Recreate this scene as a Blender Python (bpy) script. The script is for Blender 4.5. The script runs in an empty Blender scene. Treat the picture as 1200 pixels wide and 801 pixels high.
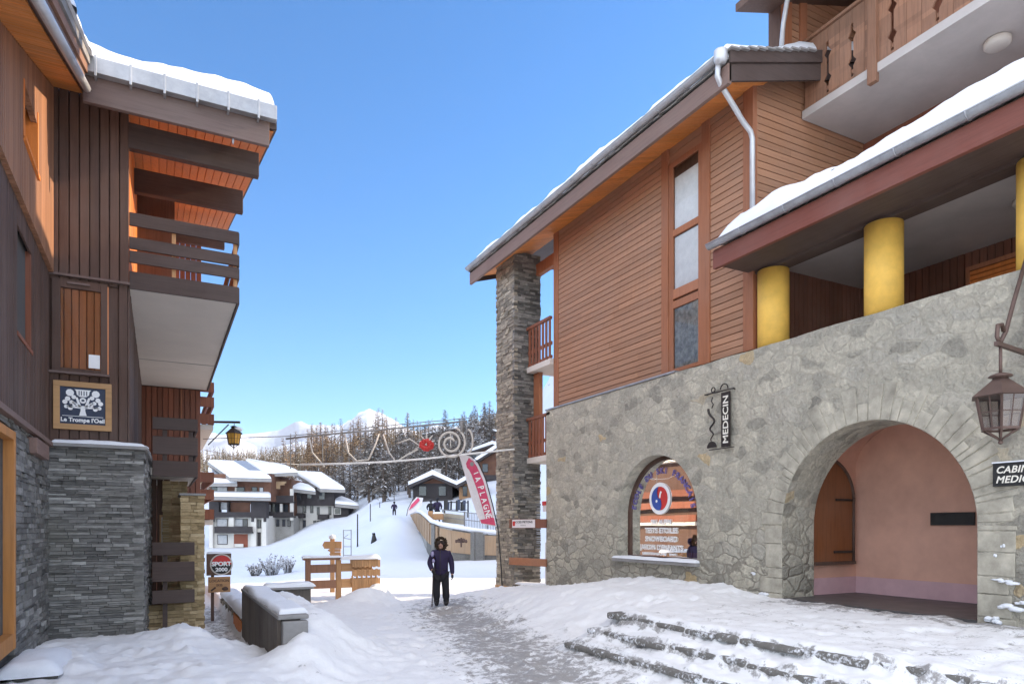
import bpy, bmesh, math, random
import numpy as np
from mathutils import Vector, Matrix
random.seed(7)
R_=random.Random(11)
scene=bpy.context.scene
COL=scene.collection
PI=math.pi
# ---------------------------------------------------------------- camera model
FPX=800.0; TH=math.atan(413/FPX); SN=math.sin(TH); CS=math.cos(TH); CAMH=2.0
RT=Vector((CS,-SN,0)); FW=Vector((SN,CS,0)); UP=Vector((0,0,1))
def D(d,px,py):
    """point at depth d (metres along the view axis) seen at photo pixel px,py"""
    return FW*d+RT*(d*(px-600)/FPX)+UP*(CAMH+d*(617-py)/FPX)
def YP(c,px,py):
    a=(px-600)/FPX; d=c/(CS-a*SN); return D(d,px,py)
# ---------------------------------------------------------------- scene tree helpers
def wloc(o):
    v=Vector((0,0,0))
    while o: v=v+o.location; o=o.parent
    return v
def tag(o,label=None,cat=None,group=None,kind=None):
    if label: o['label']=label
    if cat: o['category']=cat
    if group: o['group']=group
    if kind: o['kind']=kind
    return o
def thing(name,loc,label,cat,group=None):
    o=bpy.data.objects.new(name,None); COL.objects.link(o); o.location=loc; o.empty_display_size=.2
    return tag(o,label,cat,group)
def copy_tree(o,parent=None):
    c=o.copy(); COL.objects.link(c)
    if parent: c.parent=parent
    for ch in list(o.children): copy_tree(ch,c)
    return c
def V(*a): return Vector(a)
class MB:
    def __init__(s): s.v=[]; s.f=[]; s.sm=[]
    def add(s,vs,fs,smooth=False):
        b=len(s.v); s.v.extend([tuple(p) for p in vs]); s.f.extend([tuple(b+i for i in f) for f in fs]); s.sm.extend([smooth]*len(fs)); return s
    def obox(s,o,u,v,w):
        o=Vector(o);u=Vector(u);v=Vector(v);w=Vector(w)
        P=[o,o+u,o+u+v,o+v,o+w,o+u+w,o+u+v+w,o+v+w]
        F=[(0,3,2,1),(4,5,6,7),(0,1,5,4),(1,2,6,5),(2,3,7,6),(3,0,4,7)]
        if u.cross(v).dot(w)<0: F=[f[::-1] for f in F]
        return s.add(P,F)
    def box(s,x0,x1,y0,y1,z0,z1): return s.obox((x0,y0,z0),(x1-x0,0,0),(0,y1-y0,0),(0,0,z1-z0))
    def cbox(s,px0,px1,py0,py1,d,depth):
        """box whose front face spans those photo pixels at depth d, real thickness depth"""
        o=D(d,px0,py1); return s.obox(o,RT*((px1-px0)*d/FPX),FW*depth,UP*((py1-py0)*d/FPX))
    def bar(s,a,b,w,h=None,up=(0,0,1)):
        a=Vector(a);b=Vector(b);h=h or w; t=(b-a); n=t.normalized(); up=Vector(up)
        if abs(n.dot(up))>.98: up=Vector((1,0,0))
        sx=n.cross(up).normalized(); uy=sx.cross(n).normalized()
        return s.obox(a-sx*w/2-uy*h/2,t,sx*w,uy*h)
    def tube(s,path,r,n=8,closed=False,caps=True):
        path=[Vector(p) for p in path]; m=len(path)
        rs=r if isinstance(r,(list,tuple)) else [r]*m
        vs=[];fs=[]; prev=None
        for i,p in enumerate(path):
            if closed: t=path[(i+1)%m]-path[i-1]
            else: t=path[min(i+1,m-1)]-path[max(i-1,0)]
            t.normalize()
            if prev is None:
                ref=Vector((0,0,1)) if abs(t.z)<.9 else Vector((1,0,0))
                e1=t.cross(ref).normalized()
            else:
                e1=(prev-t*prev.dot(t)).normalized()
            prev=e1; e2=t.cross(e1)
            for k in range(n):
                A=2*PI*k/n; vs.append(p+(e1*math.cos(A)+e2*math.sin(A))*rs[i])
        L=m if closed else m-1
        for i in range(L):
            j=(i+1)%m
            for k in range(n): fs.append((i*n+k,i*n+(k+1)%n,j*n+(k+1)%n,j*n+k))
        if caps and not closed:
            fs.append(tuple(range(n))[::-1]); fs.append(tuple((m-1)*n+k for k in range(n)))
        return s.add(vs,fs,True)
    def prism(s,poly,ext):
        """planar polygon (list of 3d pts) extruded by vector ext"""
        poly=[Vector(p) for p in poly]; ext=Vector(ext); n=len(poly)
        nor=Vector((0,0,0))
        for i in range(n): nor+=poly[i].cross(poly[(i+1)%n])
        if nor.dot(ext)>0: poly=poly[::-1]
        vs=poly+[p+ext for p in poly]
        fs=[tuple(range(n)),tuple(range(2*n-1,n-1,-1))]
        for i in range(n): j=(i+1)%n; fs.append((j,i,n+i,n+j))
        return s.add(vs,fs)
    def quad(s,a,b,c,d): return s.add([a,b,c,d],[(0,1,2,3)])
    def lathe(s,c,prof,n=16):
        c=Vector(c); vs=[];fs=[]
        for (r,z) in prof:
            for k in range(n): A=2*PI*k/n; vs.append(c+V(r*math.cos(A),r*math.sin(A),z))
        for i in range(len(prof)-1):
            for k in range(n): fs.append((i*n+k,i*n+(k+1)%n,(i+1)*n+(k+1)%n,(i+1)*n+k))
        fs.append(tuple(range(n))[::-1]); fs.append(tuple((len(prof)-1)*n+k for k in range(n)))
        return s.add(vs,fs,True)
    def blob(s,c,r,n=2,jit=.15,rnd=R_):
        bm=bmesh.new(); bmesh.ops.create_icosphere(bm,subdivisions=n,radius=1)
        r=Vector(r) if not isinstance(r,(int,float)) else V(r,r,r)
        vs=[Vector(c)+Vector((v.co.x*r.x,v.co.y*r.y,v.co.z*r.z))*(1+rnd.uniform(-jit,jit)) for v in bm.verts]
        fs=[tuple(v.index for v in f.verts) for f in bm.faces]; bm.free()
        return s.add(vs,fs,True)
    def grid(s,fn,us,vs_):
        nu=len(us);nv=len(vs_)
        P=[fn(u,v) for u in us for v in vs_]
        F=[(i*nv+j,(i+1)*nv+j,(i+1)*nv+j+1,i*nv+j+1) for i in range(nu-1) for j in range(nv-1)]
        return s.add(P,F,True)
    def text(s,body,size,o,right,up,ext=.004,align='LEFT',shear=0,spacing=1.0,xs=1.0,bold=0.0):
        o=Vector(o);right=Vector(right).normalized();up=Vector(up).normalized();nor=right.cross(up)
        vs,fs=text_geo(body,size,align,shear,spacing,bold)
        w=[o+right*(x*xs)+up*y for x,y in vs]
        return s.add([p+nor*ext for p in w],fs)
    def build(s,name,mat,parent=None,bevel=0,label=None):
        me=bpy.data.meshes.new(name); off=wloc(parent) if parent else Vector((0,0,0))
        if parent is None and s.v:
            xs=np.array(s.v); off=Vector(((xs[:,0].min()+xs[:,0].max())/2,(xs[:,1].min()+xs[:,1].max())/2,xs[:,2].min()))
        me.from_pydata([(x-off.x,y-off.y,z-off.z) for x,y,z in s.v],[],s.f)
        me.polygons.foreach_set('use_smooth',s.sm); me.materials.append(mat); me.update()
        o=bpy.data.objects.new(name,me); COL.objects.link(o)
        if parent: o.parent=parent
        else: o.location=off
        if bevel:
            m=o.modifiers.new('bevel','BEVEL'); m.width=bevel; m.segments=2; m.limit_method='ANGLE'
        if label: o['label']=label
        return o
_tc={}
def text_geo(body,size,align,shear,spacing,bold=0):
    k=(body,size,align,shear,spacing,bold)
    if k in _tc: return _tc[k]
    cu=bpy.data.curves.new('t','FONT'); cu.body=body; cu.size=size; cu.align_x=align; cu.shear=shear; cu.space_character=spacing; cu.resolution_u=3; cu.offset=bold
    ob=bpy.data.objects.new('t',cu); COL.objects.link(ob)
    dg=bpy.context.evaluated_depsgraph_get(); dg.update()
    me=bpy.data.meshes.new_from_object(ob.evaluated_get(dg))
    vs=[(v.co.x,v.co.y) for v in me.vertices]; fs=[tuple(p.vertices) for p in me.polygons]
    bpy.data.objects.remove(ob); bpy.data.curves.remove(cu); bpy.data.meshes.remove(me)
    _tc[k]=(vs,fs); return vs,fs
def skin_mesh(verts,edges,radii,root=0,sub=2):
    me=bpy.data.meshes.new('sk'); me.from_pydata(verts,edges,[]); ob=bpy.data.objects.new('sk',me); COL.objects.link(ob)
    ob.modifiers.new('s','SKIN'); 
    for i,r in enumerate(radii):
        rr=(r,r) if isinstance(r,(int,float)) else r
        me.skin_vertices[0].data[i].radius=rr; me.skin_vertices[0].data[i].use_root=(i==root)
    m=ob.modifiers.new('d','SUBSURF'); m.levels=sub; m.render_levels=sub
    dg=bpy.context.evaluated_depsgraph_get(); dg.update()
    n=bpy.data.meshes.new_from_object(ob.evaluated_get(dg))
    vs=[Vector(v.co) for v in n.vertices]; fs=[tuple(p.vertices) for p in n.polygons]
    bpy.data.objects.remove(ob); bpy.data.meshes.remove(me); bpy.data.meshes.remove(n)
    return vs,fs
# ---------------------------------------------------------------- numpy noise
def vnoise(x,y,seed=0):
    x=np.asarray(x,float);y=np.asarray(y,float)
    xi=np.floor(x).astype(np.int64);yi=np.floor(y).astype(np.int64);fx=x-xi;fy=y-yi
    fx=fx*fx*(3-2*fx);fy=fy*fy*(3-2*fy)
    def h(a,b):
        n=(a*374761393+b*668265263+seed*1274126177)&0x7fffffff
        n=((n^(n>>13))*1274126177)&0x7fffffff
        return ((n^(n>>16))&0xffff)/65535.0
    a=h(xi,yi);b=h(xi+1,yi);c=h(xi,yi+1);d=h(xi+1,yi+1)
    return (a*(1-fx)+b*fx)*(1-fy)+(c*(1-fx)+d*fx)*fy
def fbm(x,y,o=4,seed=0):
    t=0;A=.5
    for i in range(o): t=t+A*(vnoise(x*2**i,y*2**i,seed+i)*2-1); A*=.5
    return t
def sst(a,b,x):
    t=np.clip((x-a)/(b-a),0,1); return t*t*(3-2*t)
# ---------------------------------------------------------------- materials
def mat(name,rough=.6,spec=.4):
    m=bpy.data.materials.new(name); m.use_nodes=True; nt=m.node_tree; b=nt.nodes['Principled BSDF']
    b.inputs['Roughness'].default_value=rough; b.inputs['Specular IOR Level'].default_value=spec
    return m,nt,b
def N(nt,t,**k):
    n=nt.nodes.new(t)
    for a,v in k.items():
        if a in ('op','operation'): n.operation=v
        elif a.startswith('i_'): n.inputs[a[2:].replace('_',' ')].default_value=v
        else: setattr(n,a,v)
    return n
def ramp(nt,stops,interp='LINEAR'):
    r=nt.nodes.new('ShaderNodeValToRGB'); e=r.color_ramp.elements; r.color_ramp.interpolation=interp
    while len(e)<len(stops): e.new(.5)
    for i,(p,c) in enumerate(stops): e[i].position=p; e[i].color=(*c,1) if len(c)==3 else c
    return r
def coords(nt,scale=(1,1,1)):
    tc=N(nt,'ShaderNodeTexCoord'); mp=N(nt,'ShaderNodeMapping'); mp.inputs['Scale'].default_value=scale
    nt.links.new(tc.outputs['Object'],mp.inputs['Vector']); return mp.outputs[0]
def noise(nt,vec,scale,detail=4,rough=.6,dist=0):
    n=N(nt,'ShaderNodeTexNoise'); n.inputs['Scale'].default_value=scale; n.inputs['Detail'].default_value=detail; n.inputs['Roughness'].default_value=rough; n.inputs['Distortion'].default_value=dist
    if vec is not None: nt.links.new(vec,n.inputs['Vector'])
    return n.outputs['Fac']
def mixc(nt,f,a,b,blend='MIX'):
    m=N(nt,'ShaderNodeMix',data_type='RGBA',blend_type=blend)
    for i,x in ((0,f),(6,a),(7,b)):
        if isinstance(x,(int,float)): m.inputs[i].default_value=x
        elif isinstance(x,tuple): m.inputs[i].default_value=(*x,1)
        else: nt.links.new(x,m.inputs[i])
    return m.outputs[2]
def math_(nt,op,a,b=None):
    m=N(nt,'ShaderNodeMath',operation=op)
    for i,x in ((0,a),(1,b)):
        if x is None: continue
        if isinstance(x,(int,float)): m.inputs[i].default_value=x
        else: nt.links.new(x,m.inputs[i])
    return m.outputs[0]
def mrange(nt,x,a,b,c=0,d=1):
    m=N(nt,'ShaderNodeMapRange'); nt.links.new(x,m.inputs[0])
    for i,v in zip((1,2,3,4),(a,b,c,d)): m.inputs[i].default_value=v
    return m.outputs[0]
def bump(nt,b,h,strength=.3,dist=.01):
    n=N(nt,'ShaderNodeBump'); n.inputs['Strength'].default_value=strength; n.inputs['Distance'].default_value=dist
    nt.links.new(h,n.inputs['Height']); nt.links.new(n.outputs[0],b.inputs['Normal'])
def island(nt):
    g=N(nt,'ShaderNodeNewGeometry'); return g.outputs['Random Per Island']
def plain(name,c,rough=.6,spec=.4,var=.12,scale=3,metal=0,bmp=.1):
    m,nt,b=mat(name,rough,spec); v=coords(nt)
    n=noise(nt,v,scale,5,.65); c2=tuple(x*(1-var) for x in c); c3=tuple(min(1,x*(1+var)) for x in c)
    r=ramp(nt,[(.3,c2),(.7,c3)]); nt.links.new(n,r.inputs[0]); nt.links.new(r.outputs[0],b.inputs['Base Color'])
    b.inputs['Metallic'].default_value=metal
    n2=noise(nt,v,scale*14,4,.7); bump(nt,b,n2,bmp,.004)
    rr=mrange(nt,n,.2,.8,max(0,rough-.12),min(1,rough+.12)); nt.links.new(rr,b.inputs['Roughness'])
    return m
def wood(name,c,axis='z',var=.35,rough=.65,weather=.0,wc=(.3,.27,.24)):
    m,nt,b=mat(name,rough,.3)
    sc={'x':(1.2,22,22),'y':(22,1.2,22),'z':(22,22,1.2)}[axis]
    v=coords(nt,sc); n=noise(nt,v,1,5,.7,.6); fine=noise(nt,v,4,3,.7)
    dk=tuple(x*(1-var) for x in c); lt=tuple(min(1,x*(1+var*.6)) for x in c)
    r=ramp(nt,[(.28,dk),(.5,c),(.75,lt)]); nt.links.new(n,r.inputs[0])
    isl=island(nt); br=mrange(nt,isl,0,1,1-var*.75,1+var*.5)
    col=mixc(nt,1.0,r.outputs[0],br,'MULTIPLY')
    big=noise(nt,coords(nt),.9,4,.6)
    col=mixc(nt,mrange(nt,big,.35,.7,0,weather+.12),col,wc)
    nt.links.new(col,b.inputs['Base Color'])
    bump(nt,b,math_(nt,'ADD',n,fine),.35,.004)
    return m
def slate(name,stops,rough=.75,moss=(.2,.19,.15)):
    m,nt,b=mat(name,rough,.3); isl=island(nt); r=ramp(nt,stops); nt.links.new(isl,r.inputs[0])
    v=coords(nt,(1,1,2.5)); n=noise(nt,v,9,6,.7); n2=noise(nt,coords(nt),1.1,4,.6)
    col=mixc(nt,1,r.outputs[0],mrange(nt,n,.25,.75,.6,1.4),'MULTIPLY')
    col=mixc(nt,mrange(nt,n2,.5,.75,0,.45),col,moss)
    nt.links.new(col,b.inputs['Base Color']); bump(nt,b,n,.6,.012); return m
def rubble(name,scale=3.5,axes='yz'):
    m,nt,b=mat(name,.85,.2)
    v=coords(nt); wob=N(nt,'ShaderNodeTexNoise'); wob.inputs['Scale'].default_value=2.2; wob.inputs['Detail'].default_value=4; nt.links.new(v,wob.inputs['Vector'])
    vm=N(nt,'ShaderNodeVectorMath',operation='MULTIPLY_ADD'); nt.links.new(wob.outputs['Color'],vm.inputs[0]); vm.inputs[1].default_value=(.5,.5,.30); nt.links.new(v,vm.inputs[2])
    mp=N(nt,'ShaderNodeMapping'); mp.inputs['Scale'].default_value=(1,.72,1.3); nt.links.new(vm.outputs[0],mp.inputs[0])
    vo=N(nt,'ShaderNodeTexVoronoi',feature='F1'); vo.inputs['Scale'].default_value=scale; nt.links.new(mp.outputs[0],vo.inputs['Vector'])
    ve=N(nt,'ShaderNodeTexVoronoi',feature='DISTANCE_TO_EDGE'); ve.inputs['Scale'].default_value=scale; nt.links.new(mp.outputs[0],ve.inputs['Vector'])
    sep=N(nt,'ShaderNodeSeparateColor'); nt.links.new(vo.outputs['Color'],sep.inputs[0])
    r=ramp(nt,[(0,(.30,.28,.23)),(.2,(.44,.41,.335)),(.45,(.52,.48,.385)),(.7,(.58,.535,.425)),(.9,(.47,.435,.36)),(.975,(.49,.46,.38)),(.985,(.56,.43,.25)),(1,(.55,.42,.24))]); nt.links.new(sep.outputs[0],r.inputs[0])
    n=noise(nt,v,14,7,.72); n3=noise(nt,v,3.3,6,.7); n2=noise(nt,v,.55,4,.6)
    col=mixc(nt,1,r.outputs[0],mrange(nt,n,.25,.75,.74,1.34),'MULTIPLY')
    col=mixc(nt,1,col,mrange(nt,n3,.3,.7,.78,1.2),'MULTIPLY')
    mw=math_(nt,'ADD',mrange(nt,n3,.3,.75,.004,.13),0)
    mort=mrange(nt,math_(nt,'DIVIDE',ve.outputs['Distance'],mw),.35,1.1,1,0)
    mc=mixc(nt,n,(.37,.34,.275),(.58,.53,.42))
    sx=N(nt,'ShaderNodeSeparateXYZ'); nt.links.new(v,sx.inputs[0])
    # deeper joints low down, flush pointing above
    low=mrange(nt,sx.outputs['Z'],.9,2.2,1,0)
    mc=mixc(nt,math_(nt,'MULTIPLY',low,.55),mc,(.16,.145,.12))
    col=mixc(nt,mort,col,mc)
    col=mixc(nt,mrange(nt,n2,.45,.7,0,.4),col,(.39,.365,.30))
    dark=noise(nt,v,1.9,3,.5); col=mixc(nt,mrange(nt,dark,.68,.75,0,.6),col,(.15,.145,.135))
    nt.links.new(col,b.inputs['Base Color'])
    eh=math_(nt,'MULTIPLY',mrange(nt,ve.outputs['Distance'],0,.13,0,1),mrange(nt,n3,.35,.65,.10,.60))
    eh=math_(nt,'MULTIPLY',eh,math_(nt,'ADD',.45,low))
    eh=math_(nt,'ADD',eh,math_(nt,'MULTIPLY',sep.outputs[1],.55))
    h=math_(nt,'ADD',eh,math_(nt,'ADD',math_(nt,'MULTIPLY',n,.9),math_(nt,'MULTIPLY',n3,1.5)))
    bump(nt,b,h,1.0,.06); return m
def snow(name,c=(.80,.815,.84),dirt=True):
    m,nt,b=mat(name,.55,.25); v=coords(nt)
    n1=noise(nt,v,.9,5,.6); n2=noise(nt,v,6,6,.65); n3=noise(nt,v,34,5,.75)
    r=ramp(nt,[(.25,tuple(x*.93 for x in c)),(.7,c)]); nt.links.new(n2,r.inputs[0]); col=r.outputs[0]
    if dirt:
        at=N(nt,'ShaderNodeAttribute',attribute_name='dirt'); a=at.outputs['Fac']
        n4=mrange(nt,noise(nt,v,5.5,9,.82),.32,.68,0,1); n5=noise(nt,coords(nt,(1,1,1)),1.6,4,.6)
        t=math_(nt,'ADD',math_(nt,'MULTIPLY',n4,.62),math_(nt,'MULTIPLY',n5,.45))
        thr=math_(nt,'SUBTRACT',1.02,math_(nt,'MULTIPLY',a,.78))
        k=math_(nt,'SUBTRACT',t,thr); k=mrange(nt,k,-.05,.09,0,1)
        k=math_(nt,'MULTIPLY',k,mrange(nt,a,.02,.25,0,1))
        dc=mixc(nt,n3,(.12,.11,.10),(.36,.34,.32))
        col=mixc(nt,math_(nt,'MULTIPLY',mrange(nt,a,.1,.8,0,.28),n5),col,(.45,.43,.42))
        col=mixc(nt,math_(nt,'MULTIPLY',k,.86),col,dc)
    if dirt:
        pa=N(nt,'ShaderNodeAttribute',attribute_name='piste'); col=mixc(nt,pa.outputs['Fac'],col,mixc(nt,noise(nt,coords(nt,(.35,.08,.3)),1.0,5,.65),(.50,.54,.60),(.66,.69,.735)))  # far snow's shade is put into a darker, bluer colour, with groomed streaks
    nt.links.new(col,b.inputs['Base Color'])
    b.inputs['Subsurface Weight'].default_value=0.0
    h=math_(nt,'ADD',math_(nt,'MULTIPLY',n2,1.0),math_(nt,'MULTIPLY',n3,.35)); bump(nt,b,h,.5,.03)
    return m
def glassy(name,tint=(.75,.8,.82),fac=.3,rough=.02):
    m=bpy.data.materials.new(name); m.use_nodes=True; nt=m.node_tree; nt.nodes.clear()
    o=N(nt,'ShaderNodeOutputMaterial'); tr=N(nt,'ShaderNodeBsdfTransparent'); tr.inputs[0].default_value=(*tint,1)
    gl=N(nt,'ShaderNodeBsdfGlossy'); gl.inputs['Roughness'].default_value=rough; gl.inputs[0].default_value=(.95,.95,.95,1)
    v=coords(nt); bp=N(nt,'ShaderNodeBump'); bp.inputs['Strength'].default_value=.05; bp.inputs['Distance'].default_value=.02; nt.links.new(noise(nt,v,1.3,2,.5),bp.inputs['Height']); nt.links.new(bp.outputs[0],gl.inputs['Normal'])
    lw=N(nt,'ShaderNodeFresnel'); lw.inputs[0].default_value=1.5
    k=math_(nt,'ADD',lw.outputs[0],fac); k=math_(nt,'MINIMUM',k,.95)
    mx=N(nt,'ShaderNodeMixShader'); nt.links.new(k,mx.inputs[0]); nt.links.new(tr.outputs[0],mx.inputs[1]); nt.links.new(gl.outputs[0],mx.inputs[2]); nt.links.new(mx.outputs[0],o.inputs[0]); return m
def crown(name,stops,rough=.8):
    m,nt,b=mat(name,rough,.15); isl=island(nt); oi=N(nt,'ShaderNodeObjectInfo')
    r=ramp(nt,stops); nt.links.new(isl,r.inputs[0])
    col=mixc(nt,1,r.outputs[0],mrange(nt,oi.outputs['Random'],0,1,.75,1.2),'MULTIPLY')
    nt.links.new(col,b.inputs['Base Color']); return m
M={}
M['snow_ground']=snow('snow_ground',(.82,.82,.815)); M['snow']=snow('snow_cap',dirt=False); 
M['siding']=wood('red_brown_siding',(.36,.185,.105),'y',.2); M['sidingx']=wood('red_brown_siding_cross',(.33,.165,.09),'x',.2)
M['post']=wood('orange_brown_post',(.34,.13,.06),'z',.25); M['soffit']=wood('orange_soffit',(.62,.22,.05),'x',.2); M['soffity']=wood('orange_soffit_long',(.66,.22,.045),'y',.2)
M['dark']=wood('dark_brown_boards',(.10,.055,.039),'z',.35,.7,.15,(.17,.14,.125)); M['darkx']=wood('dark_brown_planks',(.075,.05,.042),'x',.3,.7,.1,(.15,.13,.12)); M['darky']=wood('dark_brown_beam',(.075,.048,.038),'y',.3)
M['lit']=wood('sun_tinted_boards',(.33,.155,.08),'z',.3); M['fascia']=wood('grey_brown_fascia',(.16,.11,.095),'x',.25); M['fasciay']=wood('grey_brown_fascia_long',(.20,.125,.10),'y',.25)
M['redfascia']=wood('oxblood_fascia',(.20,.062,.042),'y',.2); M['redwood']=wood('red_brown_boards',(.22,.075,.04),'z',.3); M['orange']=wood('bright_orange_boards',(.72,.22,.04),'z',.2); M['orangex']=wood('bright_orange_shutter',(.6,.2,.045),'x',.2)
M['grey']=wood('weathered_brown_boards',(.275,.135,.078),'z',.35,.7,.15,(.3,.21,.16)); M['larch']=wood('new_larch',(.50,.27,.12),'x',.25); M['larchz']=wood('new_larch_upright',(.50,.27,.12),'z',.25); M['doorw']=wood('varnished_door',(.45,.19,.05),'z',.25)
M['slate']=slate('grey_slate',[(0,(.105,.10,.092)),(.3,(.145,.139,.128)),(.6,(.185,.178,.164)),(.85,(.235,.226,.21)),(.95,(.30,.29,.27)),(1,(.38,.37,.34))])
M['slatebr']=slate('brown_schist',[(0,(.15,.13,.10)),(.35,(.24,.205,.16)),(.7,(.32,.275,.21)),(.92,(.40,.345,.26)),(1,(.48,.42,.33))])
M['slateshade']=slate('shade_tinted_schist',[(0,(.07,.066,.06)),(.35,(.125,.118,.108)),(.7,(.19,.178,.16)),(1,(.29,.27,.24))])
M['slateglow']=slate('glow_tinted_schist',[(0,(.22,.155,.075)),(.4,(.34,.25,.13)),(.8,(.45,.34,.19)),(1,(.55,.43,.26))],moss=(.3,.22,.12))  # warm reflected glow is put into this stone's colour
M['rubble']=rubble('rubble_masonry'); M['vous_']=slate('arch_stones',[(0,(.42,.405,.365)),(.4,(.48,.46,.41)),(.8,(.53,.51,.45)),(1,(.57,.54,.475))],.85,(.45,.43,.39))
M['vous']=plain('arch_stones',(.385,.355,.285),.88,.2,.38,3.4,0,1.0)
M['mortar']=plain('dark_mortar',(.10,.095,.09),.9,.1)
M['zinc']=plain('zinc_gutter',(.36,.37,.385),.5,.5,.2,4,.55); M['zinclt']=plain('pale_zinc_downpipe',(.56,.57,.58),.45,.5,.1,4,.5)
M['cream']=plain('cream_plaster',(.62,.57,.51),.85,.2,.06,1.2); M['ceil']=plain('grey_ceiling_plaster',(.46,.42,.39),.85,.2,.13,.9); M['white']=plain('white_render',(.72,.70,.66),.85,.2,.08,1.5)
M['pink']=plain('salmon_plaster',(.62,.36,.27),.85,.2,.14,1.1); M['lilac']=plain('lilac_skirting',(.56,.36,.38),.8,.2,.08); M['yellow']=plain('yellow_paint',(.82,.50,.10),.6,.3,.13,3.2,0,.3)
M['iron']=plain('wrought_iron',(.05,.042,.038),.5,.5,.2,8,.6); M['ironbr']=plain('brown_lantern_metal',(.13,.085,.07),.5,.4,.2,6,.4); M['black']=plain('black_paint',(.022,.022,.022),.55,.4,.2,8)
M['letter']=plain('cream_letters',(.78,.74,.64),.6,.3,.04); M['wletter']=plain('white_letters',(.85,.85,.84),.5,.3,.03); M['navy']=plain('navy_board',(.028,.04,.075),.5,.4,.2,6); M['frame']=wood('pale_pine_frame',(.47,.27,.12),'x',.2)
M['red']=plain('red_paint',(.55,.035,.03),.5,.4,.1); M['blue']=plain('blue_paint',(.035,.08,.33),.5,.4,.1); M['purple']=plain('violet_letters',(.15,.13,.38),.5,.3,.1); M['pinkred']=plain('crimson_fabric',(.62,.085,.16),.7,.2,.12,9); M['flagw']=plain('white_flag_fabric',(.72,.68,.68),.7,.2,.06,5)
M['glass']=glassy('window_glass',(.92,.93,.93),fac=-.02); M['shopglass']=glassy('shop_glass',(.9,.92,.9),.13); M['lampglass']=glassy('lantern_glass',(.62,.58,.56),.12,.15); M['amber']=plain('amber_glass',(.62,.34,.07),.25,.5,.1,8)
M['darkin']=plain('dark_interior',(.03,.026,.022),.9,.1); M['curtain']=plain('white_curtain',(.86,.85,.82),.9,.1,.08,6); M['lace']=plain('grey_lace_curtain',(.34,.34,.32),.9,.1,.45,9)
M['tilefl']=plain('dark_wet_paving',(.085,.08,.078),.45,.4,.3,3); M['stonedk']=plain('dark_step_stone',(.15,.14,.125),.8,.3,.4,5,0,.5); _m,_nt,_b=mat('snowy_step_stone',.85,.25); _v=coords(_nt); _c=mixc(_nt,noise(_nt,_v,9,5,.7),(.09,.085,.078),(.26,.245,.22)); _k=mrange(_nt,math_(_nt,'ADD',math_(_nt,'MULTIPLY',noise(_nt,_v,3.2,5,.7),.6),math_(_nt,'MULTIPLY',noise(_nt,_v,19,5,.75),.45)),.53,.60,0,1)
_nt.links.new(mixc(_nt,_k,_c,(.80,.81,.84)),_b.inputs['Base Color']); bump(_nt,_b,noise(_nt,_v,13,6,.75),.9,.03); M['stepstone']=_m
M['concrete']=plain('grey_concrete',(.27,.26,.25),.85,.2,.2,2.5,0,.4)
M['cloth_navy']=plain('navy_jacket',(.026,.018,.05),.7,.25,.2,14,0,.3); M['trouser']=plain('charcoal_trousers',(.022,.021,.024),.75,.2,.2,14,0,.3); M['boot']=plain('black_boots',(.015,.014,.014),.5,.4); M['skin']=plain('skin',(.45,.25,.18),.5,.4,.06); M['fur']=plain('brown_fur',(.05,.034,.022),.9,.1,.5,40,0,.8); M['hair']=plain('dark_hair',(.03,.02,.015),.6,.3); M['lav']=plain('lavender_patch',(.3,.27,.42),.7,.2)
M['bark']=plain('bark',(.13,.10,.08),.9,.1,.4,8,0,.6)
M['larchcrown']=crown('frosted_larch_crown',[(0,(.11,.09,.07)),(.4,(.19,.16,.13)),(.65,(.28,.25,.215)),(.85,(.42,.40,.38)),(1,(.64,.64,.65))])
M['goldcrown']=crown('tawny_larch_crown',[(0,(.17,.10,.05)),(.45,(.33,.20,.095)),(.8,(.36,.26,.15)),(1,(.6,.54,.46))])
M['frostcrown']=crown('hoar_frost_twigs',[(0,(.3,.29,.28)),(.5,(.5,.5,.5)),(1,(.74,.75,.77))])
M['forest']=crown('far_larch_wood',[(0,(.10,.075,.045)),(.4,(.20,.15,.095)),(.75,(.30,.24,.165)),(.9,(.45,.43,.41)),(1,(.62,.61,.6))])
M['bush']=crown('bare_twigs',[(0,(.10,.09,.08)),(.4,(.2,.19,.18)),(.6,(.55,.55,.57)),(1,(.8,.81,.83))])
# ================================================================ generators
def courses(mb,o,ud,nd,w,z0,z1,ch=(.035,.085),ln=(.14,.5),depth=.14,jit=.03,gap=.006,rnd=R_,hole=None):
    o=Vector(o);ud=Vector(ud).normalized();nd=Vector(nd).normalized(); z=z0
    while z<z1-.01:
        h=min(rnd.uniform(*ch),z1-z); 
        if z1-(z+h)<.025: h=z1-z
        u=-rnd.uniform(0,.02)
        while u<w-.005:
            l=rnd.uniform(*ln)*(.6 if rnd.random()<.25 else 1); 
            if w-(u+l)<.08: l=w-u+rnd.uniform(0,.02)
            j=rnd.uniform(-jit*.3,jit)
            if not(hole and u+l>hole[0] and u<hole[1] and z+h>hole[2] and z<hole[3]):
                p=o+ud*u+nd*(j-depth)+UP*(z-o.z); t=rnd.uniform(-.012,.012)
                b=len(mb.v); mb.obox(p,ud*(l-gap)+nd*t,nd*depth,UP*(h-gap))
            u+=l
        z+=h
    return mb
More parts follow.
